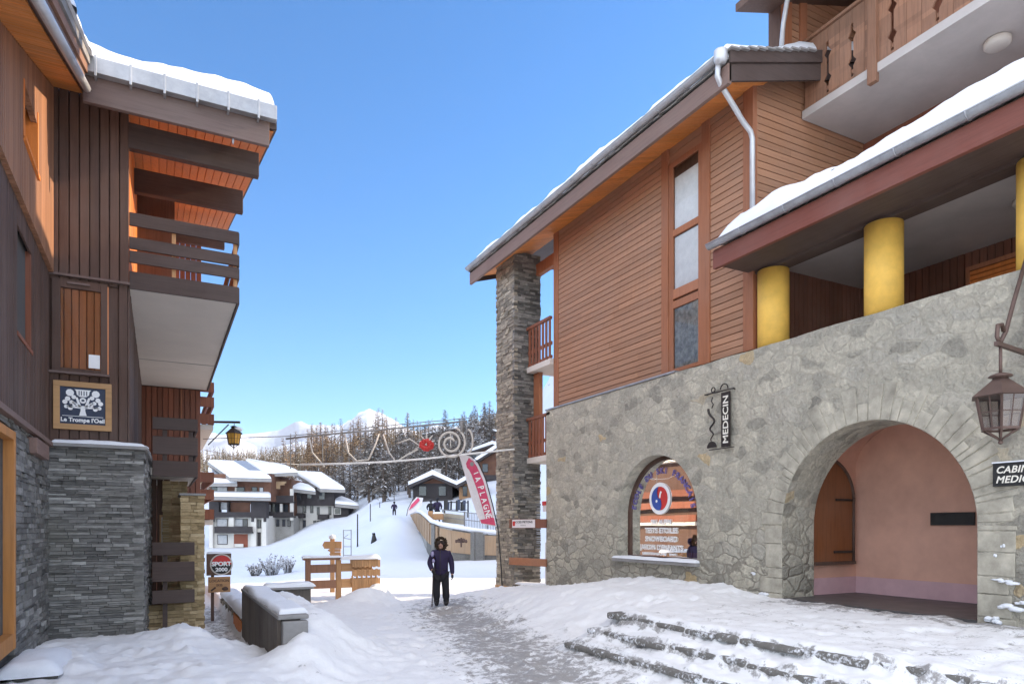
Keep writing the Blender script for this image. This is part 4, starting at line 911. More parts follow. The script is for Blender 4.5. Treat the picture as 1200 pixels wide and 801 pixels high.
mb=MB(); courses(mb,(-.2,14.3,-.4),(1,0,0),(0,-1,0),.6,-.4,.55,(.05,.09),(.12,.35),.12,.02,.006,r); mb.build('entrance_stone',M['slateglow'],LB)
mb=MB(); boards(mb,(-.3,15.9,-.4),(0,0,1),(1,0,0),(0,-1,0),3.4,.5,.12); mb.build('entrance_boards',M['dark'],LB)
for (z0_,z1_,cc) in ((4.9,6.1,'redwood'),(2.2,3.6,'redwood')):
    sb=MB(); sb.box(1.0,1.36,21.2,27,z0_-.14,z0_); s=sb.build('balcony',M['cream'],LB)
    mb=MB(); 
    for f in (0,.4,.75): mb.box(1.33,1.38,21.2,27,z0_+f*(z1_-z0_)+.02,z0_+f*(z1_-z0_)+.3); mb.box(1.0,1.38,21.15,21.2,z0_+f*(z1_-z0_)+.02,z0_+f*(z1_-z0_)+.3)
    mb.build('railing_planks',M['redwood'],s)
# framed shop sign
sg=MB(); x0,x1,z0,z1=-1.44,-.67,3.50,4.24; yy=FY-.07
w=.085
for a_,b_,c_,d_ in ((x0,x1,z1-w,z1),(x0,x1,z0,z0+w),(x0,x0+w,z0+w,z1-w),(x1-w,x1,z0+w,z1-w)): sg.box(a_,b_,yy,yy+.05,c_,d_)
so=sg.build('framed_sign',M['frame'],None,.004); tag(so,'pine framed navy sign with white tree emblem under the left chalet window','sign')
mb=MB(); mb.box(x0+w,x1-w,yy+.02,yy+.045,z0+w,z1-w); so2=mb.build('sign_board',M['navy'],so)
mb=MB(); cx=(x0+x1)/2; Y_=yy+.018; P3=lambda x,z:(cx+x,Y_,z0+z)
def fl(pts): mb.prism([P3(*p) for p in pts],(0,-.004,0))
def ci(x,z,R,n=12): fl([(x+R*math.cos(2*PI*i/n),z+R*math.sin(2*PI*i/n)) for i in range(n)])
fl([(-.05,.22),(-.03,.30),(-.035,.37),(.035,.37),(.03,.30),(.05,.22)])
for sg_ in (-1,1):
    fl([(sg_*.03,.33),(sg_*.03,.37),(sg_*.13,.44),(sg_*.14,.41)]); fl([(sg_*.02,.36),(sg_*.06,.36),(sg_*.10,.50),(sg_*.07,.50)])
    fl([(sg_*.03,.33),(sg_*.05,.36),(sg_*.21,.36),(sg_*.21,.34)])
    for (x,z,R) in ((.17,.565,.055),(.12,.50,.032),(.20,.47,.036),(.235,.42,.035),(.15,.42,.030),(.165,.33,.034),(.22,.35,.028),(.115,.385,.025)): ci(sg_*x,z,R,9)
fl([(-.11,.62),(.11,.62),(.09,.60),(.08,.54),(.04,.51),(-.04,.51),(-.08,.54),(-.09,.60)]); ci(0,.455,.045); fl([(-.27,.205),(.27,.205),(.27,.212),(-.27,.212)])
mb.build('tree_emblem',M['wletter'],so2)
mb=MB(); 
for x in (-.05,-.02,.015,.05): mb.box(cx+x-.006,cx+x+.006,Y_-.0065,Y_-.0045,z0+.53,z0+.60)
mb.box(cx-.018,cx+.018,Y_-.0065,Y_-.0045,z0+.44,z0+.47)
mb.build('emblem_gaps',M['navy'],so2)
mb=MB(); mb.text("Le Trompe l'Oeil",.088,P3(0,.122),(1,0,0),UP,.004,'CENTER',0,1,.95,.003); mb.build('lettering',M['wletter'],so2)
# framed notice in the entrance
fn=MB(); fn.box(.0,.20,15.84,15.88,1.55,2.25); fo=fn.build('framed_notice',M['frame']); tag(fo,'small pine framed notice in the dark entrance under the left balcony','notice')
mb=MB(); mb.box(.03,.17,15.82,15.839,1.6,2.2); mb.build('notice_sheet',M['cream'],fo)
# street lantern on a bracket
l2=thing('bracket_lantern',(1.9,21.3,4.2),'small amber lantern on a long iron bracket at the far corner of the left chalet','lantern')
c=D(19.6,274,512); mb=MB(); e=D(19.6,281,494.5); s_=D(19.9,244,494); mb.bar(s_,e,.05,.06); mb.bar(D(19.9,244,521),D(19.7,268,497),.025); mb.tube([D(19.65,274.5,496),D(19.65,274,505)],.012,6); mb.build('bracket',M['iron'],l2)
lantern(l2,tuple(c),.72,M['iron'],M['amber'])
mb=MB(); mb.blob(c+V(.08,.05,.24),(.16,.16,.08),2,.1); mb.build('snow_cover',M['snow'],l2)
# ================================================================ left foreground walls
w1=MB(); boards(w1,(1.5,14.5,-.4),(0,0,1),(0,-1,0),(-1,0,0),1.12,4.6,.3,.05); w1.box(1.52,1.76,9.9,14.5,-.4,.72); w1.box(1.74,2.75,14.3,14.52,-.3,.74); w1o=w1.build('retaining_wall',wood('grey_brown_weathered_wall',(.12,.095,.075),'z',.35,.8,.35,(.22,.2,.18))); tag(w1o,'dark weathered retaining wall with a snow covered top beside the sunken path','wall')
mb=MB(); mb.box(1.44,1.86,9.8,14.56,.72,.78); mb.box(1.5,1.84,9.74,9.9,-.2,.7); mb.box(1.86,2.8,14.2,14.58,.742,.79); mb.build('wall_coping',M['concrete'],w1o,.015)
mb=MB(); snowcap(mb,lambda u,v:(1.47+u,9.95+v,.78),.40,4.55,.07,3,.07,.14,.06,.03,.6); snowcap(mb,lambda u,v:(1.84+u,14.2+v,.79),.98,.38,.10,9,.1,.08,None,.04); mb.build('wall_snow',M['snow'],w1o)
w2=MB(); courses(w2,(1.5,20.2,-.6),(0,-1,0),(-1,0,0),5.6,-.6,.17,(.06,.12),(.15,.4),.3,.03,.008,r); w2o=w2.build('low_path_wall',M['slatebr']); tag(w2o,'low snow topped stone wall running along the sunken path behind the dark retaining wall','wall')
mb=MB(); mb.box(1.455,1.50,14.7,16.3,-.42,.1); mb.build('orange_panel',M['orange'],w2o)
mb=MB(); snowcap(mb,lambda u,v:(1.45+u,14.62+v,.17),.5,5.6,.16,7,.08,.15,.15,.04); mb.build('wall_snow',M['snow'],w2o)
# SPORT signs
Y2=17.6
a=YP(Y2,242,674);b=YP(Y2,271,648)
s1=MB(); s1.box(a.x,b.x,Y2,Y2+.06,a.z,b.z); s1o=s1.build('shop_sign',wood('brown_sign_board',(.13,.07,.045),'x',.2),None,.006); tag(s1o,'dark sign with a red and black disc reading SPORT 2000 beside the stone pier','sign')
cx,cz=a.x*.4+b.x*.6,(a.z+b.z)/2; R=(b.z-a.z)*.49
def ds_(R,y,m,a0=0,a1=2*PI,par=None,nm='disc'):
    mb=MB(); mb.prism([(cx+R*math.cos(a0+(a1-a0)*i/40),y,cz+R*math.sin(a0+(a1-a0)*i/40)) for i in range(40 if a1-a0>6 else 41)],(0,-.006,0)); return mb.build(nm,m,par)
ds_(R,Y2-.001,M['cream'],par=s1o,nm='disc_rim'); ds_(R*.88,Y2-.008,M['black'],par=s1o); ds_(R*.86,Y2-.015,M['red'],.0,PI,s1o,'red_half')
mb=MB(); mb.text('SPORT',.135,(cx,Y2-.022,cz-.03),(1,0,0),UP,.003,'CENTER',0,.95,1.1,.006); mb.text('2000',.12,(cx,Y2-.022,cz-.16),(1,0,0),UP,.003,'CENTER',0,1,1.1,.005); mb.build('lettering',M['wletter'],s1o)
mb=MB(); snowcap(mb,lambda u,v:(a.x+u,Y2-.02+v,b.z),b.x-a.x,.1,.05,2,.08,.03,None,.01); mb.build('snow_cover',M['snow'],s1o)
mb=MB(); mb.box(a.x+.1,a.x+.17,Y2+.061,Y2+.12,-.4,b.z-.02); mb.build('sign_post',M['dark'],s1o)
c=YP(Y2,244,694);d_=YP(Y2,270,675)
s2=MB(); s2.box(c.x,d_.x,Y2+.0,Y2+.05,c.z,d_.z); s2o=s2.build('direction_sign',M['larch'],None,.005); tag(s2o,'pale tan sign board directly under the red and black disc sign','sign')
mb=MB(); mb.text('LOCATION',.085,((c.x+d_.x)/2,Y2-.002,d_.z-.12),(1,0,0),UP,.003,'CENTER',0,1,1,.002); mb.text('SKIS',.075,((c.x+d_.x)/2,Y2-.002,d_.z-.22),(1,0,0),UP,.003,'CENTER',0,1,1,.002); mb.bar((c.x+.06,Y2-.004,c.z+.04),(c.x+.16,Y2-.004,c.z+.12),.006,.04); mb.blob((d_.x-.12,Y2-.004,c.z+.08),(.07,.006,.05),2,.1); mb.build('lettering',M['dark'],s2o)
# ================================================================ wooden fence with cut-out panels
fx0,fy=3.42,18.45; fe=thing('timber_fence',(4.3,fy,0),'snow capped timber fence with two rails and pierced panels at its sunny end','fence')
for x in (3.42,4.22): mb=MB(); mb.box(x,x+.13,fy,fy+.13,-.3,1.12); mb.build('fence_post',M['larchz'] if x>4 else M['grey'],fe,.01)  # left half darker, right half brighter: sun and shade put into wood colours
mb=MB(); mb.box(3.36,4.32,fy-.04,fy+.18,1.12,1.18); mb.build('top_rail',M['grey'],fe,.01)
mb=MB(); mb.box(3.55,4.22,fy+.02,fy+.07,.78,1.0); mb.box(3.55,4.22,fy+.02,fy+.07,.36,.58); mb.build('fence_rail',M['grey'],fe,.008)
mb=MB(); mb.box(4.35,5.2,fy+.0,fy+.05,.80,1.02); mb.box(4.35,5.2,fy+.0,fy+.05,.36,.60); mb.build('fence_rail',M['larch'],fe,.008)
def pierced(y):
    mb=MB(); x=4.62
    while x<5.28:
        mb.box(x,x+.055,y,y+.04,.02,.16);mb.box(x,x+.055,y,y+.04,.22,.62);mb.box(x,x+.055,y,y+.04,.68,.86); 
        mb.box(x-.015,x+.03,y,y+.04,.62,.68); mb.box(x,x+.055,y,y+.04,.92,1.1); mb.box(x+.06,x+.125,y,y+.035,.0,.60); mb.box(x+.06,x+.125,y,y+.035,.66,.84); mb.box(x+.06,x+.125,y,y+.035,.9,1.1); x+=.13
    mb.box(4.58,5.34,y+.04,y+.07,.5,.62); mb.box(4.58,5.34,y+.04,y+.07,1.0,1.12); return mb
pierced(fy-.10).build('pierced_panel',M['larchz'],fe)
mb=MB(); snowcap(mb,lambda u,v:(3.34+u,fy-.06+v,1.18),1.0,.26,.07,2,.1,.06,None,.02); snowcap(mb,lambda u,v:(4.3+u,fy-.14+v,1.12),1.1,.3,.1,5,.1,.06,None,.02); mb.build('snow_cover',M['snow'],fe)
# direction signpost behind the fence
sp=thing('signpost',(4.45,20.2,0),'orange timber signpost with stacked direction boards behind the fence','signpost')
mb=MB(); p_=D(21,389.5,690); zt=D(21,389.5,631).z; mb.box(p_.x-.06,p_.x+.06,p_.y-.06,p_.y+.06,-.3,zt); mb.build('post',M['larchz'],sp,.008)
for (pa,pb,ya,yb) in ((380,400,634,642.5),(386,399,642.8,646),(388,399,646.5,651)):
    q=D(20.85,pa,yb);q2=D(20.85,pb,ya); mb=MB(); mb.obox(q,RT*((pb-pa)*20.85/FPX),FW*.05,UP*(q2.z-q.z)); mb.prism([q+RT*0,q+UP*(q2.z-q.z),q+UP*(q2.z-q.z)*.5-RT*.06],FW*.05); mb.build('direction_board',M['larchz'],sp)
mb=MB(); mb.blob((p_.x,p_.y,zt+.05),(.1,.1,.09),2,.15); mb.build('snow_cover',M['snow'],sp)
# ================================================================ curved terrace wall, railing, people, flags
M['panel']=wood('muted_larch_panel',(.38,.25,.145),'z',.25,.7,.2,(.36,.3,.24))
CT=thing('terrace_wall',tuple(D(38,520,655)),'curved stone and timber terrace wall with snow coping beside the ski run','terrace wall')
# plan of the curved front: pixel column, depth, base row, top row
cur=[(476,92,611,605.5),(482,76,618,602),(488,65,624,599.5),(494,54,631,601),(500,46,640,606),(506,41,646,612),(516,39.2,652,615.5),(530,38.2,653.5,618.5),(545,37.8,654.5,621),(557,37.6,655.5,623),(571,37.5,655,624.5),(600,37.5,655,626.5)]
def cpt(i): 
    px,d,b,t=cur[i]; return D(d,px,b),D(d,px,t)
def strip(f0,f1,th,out,name,m,par,i0=0,i1=None,bev=0):
    mb=MB(); i1=i1 or len(cur)-1
    for i in range(i0,i1):
        b0,t0=cpt(i);b1,t1=cpt(i+1); b0=b0-UP*.5;b1=b1-UP*.5
        h=(b1-b0); n=V(h.y,-h.x,0).normalized()
        if n.dot(FW)>0: n=-n
        A=b0.lerp(t0,f0);B=b1.lerp(t1,f0);C_=b1.lerp(t1,f1);D_=b0.lerp(t0,f1)
        A.x,A.y=b0.x,b0.y;D_.x,D_.y=b0.x,b0.y;B.x,B.y=b1.x,b1.y;C_.x,C_.y=b1.x,b1.y
        mb.prism([p+n*out for p in (A,B,C_,D_)],-n*th)
    return mb.build(name,m,par,bev)
strip(0,.97,.35,0,'stone_backing',M['slate'],CT)
strip(.38,.94,.1,.06,'timber_panel',M['panel'],CT,6,9); strip(.38,.94,.1,.06,'timber_panel',M['panel'],CT,9,11)
mb=MB()
for i in range(0,6):
    b0,t0=cpt(i);b1,t1=cpt(i+1); k=3 if i<4 else 2
    for j in range(k):
        f0=(j+.1)/k;f1=(j+.75)/k; A=b0.lerp(b1,f0);B=b0.lerp(b1,f1); TA=t0.lerp(t1,f0);TB=t0.lerp(t1,f1)
        h=B-A;n=V(h.y,-h.x,0).normalized(); n=-n if n.dot(FW)>0 else n
        z=lambda p,q,f:V(p.x,p.y,p.z+(q.z-p.z)*f)
        mb.prism([z(A,TA,.25)+n*.04,z(B,TB,.25)+n*.04,z(B,TB,.95)+n*.04,z(A,TA,.95)+n*.04],n*.08)
mb.build('timber_panel',M['panel'],CT)
for (i,f) in ((5,.5),(8,.98),(9,.15)):
    b0,t0=cpt(i);b1,t1=cpt(i+1);A=b0.lerp(b1,f);T_=t0.lerp(t1,f); mb=MB(); mb.box(A.x-.22,A.x+.22,A.y-.3,A.y+.22,A.z-.5,T_.z-.02); mb.build('stone_pier',M['slate'],CT)
mb=MB()
for f0,f1 in ((.05,.95),):
    for i in (9,):
        b0,t0=cpt(i);b1,t1=cpt(i+1); h=b1-b0;n=V(h.y,-h.x,0).normalized(); n=-n if n.dot(FW)>0 else n
        mb.prism([p+n*.09 for p in (b0-UP*.3,b0.lerp(b1,.8)-UP*.3,V(t0.x,t0.y,t0.z-.05).lerp(V(t1.x,t1.y,t1.z-.05),.8),V(t0.x,t0.y,t0.z-.05))],-n*.1)
mb.build('stone_panel',M['slate'],CT)
mb=MB(); pts=[cpt(i)[1] for i in range(len(cur))]; 
mb.tube([p+UP*.10+V(0,.05,0) for p in pts],[.13]*len(pts),8); mb.build('coping_snow',M['snow'],CT)
# carved motif on the panel
mb=MB(); c=D(37.6,541,634); 
for k in range(-2,3): mb.blob(c+RT*(.13*k)-FW*.35+UP*(.12-.05*abs(k)),(.09,.05,.1),2,.2)
mb.blob(c-FW*.35,(.3,.05,.06),2,.2); mb.box(c.x-FW.x*.35-.04,c.x-FW.x*.35+.04,c.y-FW.y*.35-.03,c.y-FW.y*.35+.03,c.z-.3,c.z); mb.build('carved_motif',M['dark'],CT)
# railing behind
rl=thing('metal_railing',tuple(D(43,550,640)),'thin metal railing with a grid of bars on the curved terrace','railing')
mb=MB(); a=D(47,519,597);b=D(43.5,600,606)
for z in (0,-.5,-1.0): mb.bar(a+UP*z,b+UP*(z),.05)
mb.build('rails',M['concrete'],rl)
mb=MB(); n=44
for i in range(n+1):
    if 0<i<15: continue
    p=a.lerp(b,i/n); mb.bar(p,p-UP*1.0,.03)
mb.build('bars',M['concrete'],rl)
for f in (0,.33,.66,1): p=a.lerp(b,f); mb=MB(); mb.bar(p+UP*.05,p-UP*2.2,.08); mb.build('railing_post',M['concrete'],rl)
mb=MB(); mb.prism([a+UP*-.2,a.lerp(b,.34)+UP*-.2,a.lerp(b,.34)-UP*.85,a-UP*.85],FW*.03); mb.build('mesh_panel',plain('tan_mesh_panel',(.4,.35,.27),.8,.2),rl)
wb=MB(); wb.cbox(507.5,519,601.5,608.5,46,.6); wbo=wb.build('planter_box',M['larch'],None,.02); tag(wbo,'small timber planter box with snow on the curved terrace corner','planter'); mb=MB(); o=D(46,507.3,601.5); snowcap(mb,lambda u,v:o+RT*u+FW*v,.68,.62,.12,3,.12,.12); mb.build('snow_cover',M['snow'],wbo)
ph=MB(); ph.cbox(501.5,507,598.5,609,47,.5); pho=ph.build('ticket_hutch',M['larchz'],None,.02); tag(pho,'narrow timber post box beside the planter on the terrace corner','post box')
# ski rack
sk=thing('ski_rack',tuple(D(52,537,604)),'dark ski rack holding upright skis on the snowy terrace','ski rack')
mb=MB(); mb.bar(D(52,521,588),D(52,549,588.5),.07); mb.bar(D(52,521,597),D(52,549,597),.05)
for px in (521,548.5): mb.bar(D(52,px,586),D(52,px,606),.09)
mb.build('rack_frame',M['iron'],sk)
for i,px in enumerate((523,525,528.5,535.5,537.5,541,542.8,544)):
    mb=MB(); t=1.3 if i%3 else 2; mb.bar(D(51.8,px,597+i%2),D(52,px+.3,585+(i*7%4)),.2 if i!=2 else .12,.12); mb.build('pair_of_skis',M[('black','navy','trouser')[i%3]],sk)
# ---------------------------------------------------------------- flags
def flag(root,base,top,wid,hgt,cols,tilt=0):pass
fl_=thing('feather_flag',tuple(D(20.9,588,697)),'tall crimson and white feather flag leaning left beside the stone column','flag')
d0=20.9
pole=[D(d0,589,698),D(d0,587,660),D(d0,583.5,618),D(d0,577,590),D(d0,569,560),D(d0,560.5,541),D(d0,552,534),D(d0,544,531),D(d0,537,530.5)]
mb=MB(); mb.tube(pole,[.02,.02,.018,.018,.016,.014,.012,.011,.01],6); mb.build('pole',M['black'],fl_)
mb=MB(); mb.bar(D(d0,574,693),D(d0,600,700),.03); mb.blob(D(d0,589,698),(.12,.12,.05),2,.05); mb.build('ground_spike',M['iron'],fl_)
edge=[D(d0,537.3,531),D(d0,544,532),D(d0,552,535),D(d0,560,542.5),D(d0,568.5,561),D(d0,576.5,591),D(d0,582,617)]
inn=[D(d0,537.3,531.5),D(d0,540,540),D(d0,543.5,552),D(d0,547.5,566),D(d0,553,585),D(d0,559,603),D(d0,563.5,613)]
def ripple(p,u,v): return p+FW*(.035*math.sin(u*9+v*3))
def cloth(f0,f1,name,m,dz=0,i0=0.,i1=1.):
    mb=MB(); n=24
    def pt(u,v):
        t=u*(len(edge)-1);i=min(int(t),len(edge)-2);f=t-i
        e=edge[i].lerp(edge[i+1],f);q=inn[i].lerp(inn[i+1],f); return ripple(q.lerp(e,v),u,v)-FW*dz
    us=[i0+(i1-i0)*k/n for k in range(n+1)];vs=[f0+(f1-f0)*k/5 for k in range(6)]
    for s_ in (0,.006):
        mb.grid(lambda u,v:pt(u,v)+FW*s_,us,vs)
    return mb.build(name,m,fl_),pt
cl,pt=cloth(0,1,'cloth',M['flagw']); cloth(.42,.88,'crimson_band',M['pinkred'],.012,.30,.93); cloth(.05,.95,'crimson_band',M['pinkred'],.012,.93,.99)
mb=MB(); cc=pt(.34,.5)-FW*.02; cc=D(d0-.03,551.5,544.5)
mb.prism([cc+RT*(.13*math.cos(i*PI/12))+UP*(.15*math.sin(i*PI/12)) for i in range(24)],-FW*.006); em=mb.build('round_emblem',M['pinkred'],fl_)
mb=MB(); mb.prism([cc-FW*.008+RT*(.04+.06*math.cos(i*PI/8))+UP*(.03+.07*math.sin(i*PI/8)) for i in range(16)],-FW*.006); mb.build('emblem_blue',M['concrete'],em)
mb=MB(); s='LA PLAGNE'
for i,ch_ in enumerate(s):
    if ch_==' ': continue
    u=.525+.0465*i; c=pt(u,.66)-FW*.02; c2=pt(u+.05,.66)-FW*.02; dn=(c2-c).normalized(); rr=dn; uu=FW.cross(dn).normalized()
    if uu.dot(RT)<0: uu=-uu
    mb.text(ch_,.26,c-uu*.09,rr,uu,.006,'LEFT',0,1,.8,.006)
for i in range(14): 
    u=.42+.035*i; c=pt(u,.24)-FW*.012; mb.bar(c,c+(pt(u+.02,.24)-pt(u,.24)),.006,.09,FW)
lt=mb.build('lettering',M['wletter'],fl_)
f2=thing('feather_flag',tuple(D(60,478,610)),'small faded red and white feather flag tilted over the far end of the curved wall','flag')
mb=MB(); P_=[D(60,476.5,604),D(60,478,596),D(60,482,588),D(60,488,581.5),D(60,494,580)]; mb.tube(P_,.03,5); mb.build('pole',M['iron'],f2)
mb=MB(); mb.prism([D(60,477,603.5),D(60,478.5,596),D(60,482,588),D(60,488,582),D(60,496,583),D(60,494,592),D(60,487,599)],FW*.03); mb.build('cloth',M['flagw'],f2)
mb=MB(); mb.prism([D(59.95,479,597.5),D(59.95,482,591),D(59.95,490,582.5),D(59.95,492,586),D(59.95,485,593)],-FW*.02); mb.build('red_stripe',M['pinkred'],f2)
# ================================================================ lamp posts, rack, bushes
def lamp_post(px,yb,yt,d,label):
    b=D(d,px,yb); h=(yb-yt)*d/FPX; b.z=min(b.z,GH(b.x,b.y)); h=CAMH+d*(617-yt)/FPX-b.z
    t=thing('street_lamp',tuple(b),label,'street lamp','lamp posts along the ski run')
    mb=MB(); mb.tube([b,b+UP*h*.3,b+UP*h],[.09,.06,.05],8); mb.build('pole',M['iron'],t)
    if h>3.4:
        mb=MB(); mb.lathe(b+UP*(h-.05),[(.1,0),(.28,.05),(.30,.3),(.12,.42)],10); mb.build('lamp_head',M['lampglass2'],t)
        mb=MB(); mb.blob(b+UP*(h+.45),(.42,.42,.2),2,.1); mb.build('snow_cover',M['snow'],t)
M['lampglass2']=plain('milky_lamp_head',(.6,.6,.58),.3,.5)
lamp_post(419,650,602,56,'tall street lamp with a snow capped head right of the grey apartment house'); lamp_post(434,626,590,75,'thin bare pole standing in the snow right of the snow capped street lamp'); lamp_post(445,613,588,92,'shorter bare pole farther up the snow slope beside the trees'); lamp_post(367,532,508,60,'x') if 0 else None
rk=MB(); 
for px in (402.5,411.5): rk.bar(D(50,px,620),D(50,px,668),.06)
for y in (621,630,640,650): rk.bar(D(50,402.5,y),D(50,411.5,y+ (1.5 if y==630 else 0)),.05)
rk.bar(D(50,402.5,630),D(50,408,626),.04); ro=rk.build('metal_ladder',M['concrete']); tag(ro,'light metal ladder standing in the snow left of the street lamp','ladder')
def bush(px,py,d,w,h,label,seed):
    r=random.Random(seed); b=D(d,px,py); b.z=GH(b.x,b.y)-.05; mb=MB()
    for i in range(55):
        a=r.uniform(0,2*PI); L=h*r.uniform(.5,1.05); q=V(math.cos(a)*w*.5*r.random()**.5,math.sin(a)*w*.5*r.random()**.5,0)
        p0=b+q*.35; p1=b+q+UP*L; mb.tube([p0,p0.lerp(p1,.5)+V(r.uniform(-.06,.06),r.uniform(-.06,.06),.05),p1],[.022,.016,.008],4)
        for k in range(5):
            s=p0.lerp(p1,r.uniform(.4,1)); mb.blob(s+V(r.uniform(-.08,.08),r.uniform(-.08,.08),r.uniform(-.05,.08)),r.uniform(.015,.045),1,.4,r)
    o=mb.build('bush',M['bush']); tag(o,label,'bush','bare bushes in the snowfield')
bush(299,662,40,1.1,.75,'smallest bare snowy bush left of the other two on the snowfield',1); bush(318,664,40,1.6,1.25,'biggest bare snowy bush in the middle of the snowfield',2); bush(337,661,41,1.0,1.0,'bare snowy bush with dark twigs at the right of the biggest bush',3)
# ================================================================ garland across the street
GL=thing('light_garland',(5.5,19.5,4.5),'string of frosted wire decorations with a red bow hung across the street','garland')
def G(px,py): 
    t=(px-240)/(600-240); return D(20.2+.4*t,px,py)
def sagline(pts,r,n=1): 
    mb=MB(); mb.tube([G(*p) for p in pts],r,6); return mb
mb=MB(); mb.tube([G(*p) for p in ((238,514),(335,511),(420,502),(500,494),(546,490),(603,481))],.013,5); mb.tube([G(*p) for p in ((335,514),(378,509),(440,504),(500,498),(547,493))],.028,5); mb.build('cable',M['concrete'],GL)
mb=MB(); mb.tube([G(*p) for p in ((352,544),(400,543),(450,541),(500,537),(545,532),(603,526))],.030,6); mb.tube([G(*p) for p in ((240,527),(300,540),(352,544))],.008,5); mb.build('rope',M['curtain'],GL)
mb=MB()
for px,y0,y1 in ((340.5,508,549),(378,508,546),(547,493,531),(541,494,506)): mb.tube([G(px,y0),G(px,y1)],.016 if px!=541 else .05,5); mb.build('hanger',M['concrete'],GL); mb=MB()
fw=plain('frosted_garland',(.62,.58,.52),.7,.2,.15,20)
mb=MB(); sp_=[]
for i in range(70):
    t=i/69; a=-1.2+t*4.2*PI; R=19-t*14; sp_.append(G(528+R*math.cos(a)*.95,519+R*math.sin(a)))
mb.tube(sp_,.036,6); mb.tube([G(528+i*0,505+i*4) for i in range(6)],.02,5); mb.tube([G(548+6*math.cos(a*.3-1.5),517-14*math.sin(a*.3-1.5)) for a in range(11)],.03,5); mb.build('spiral',fw,GL)
mb=MB(); 
for P_ in (((404,508),(408,530),(418,540),(432,538),(440,520),(444,508)),((449,509),(456,530),(464,541),(478,532),(490,526)),((362,512),(366,530),(380,546)),((466,519),(480,514),(492,522),(484,528))): mb=MB(); mb.tube([G(*p) for p in P_],.024,6); mb.build('scroll',fw,GL)
mb=MB()
for k in range(9): mb.blob(G(500+5*math.cos(k*.7),521+4*math.sin(k*.7)),(.10,.06,.09),2,.25)
mb.build('red_bow',M['red'],GL)
mb=MB()
for a in range(0,8): mb.tube([G(500,519),G(500+10*math.cos(a*PI/4),516-9*math.sin(a*PI/4))],[.05,.012],5)
mb.build('star_rays',fw,GL)
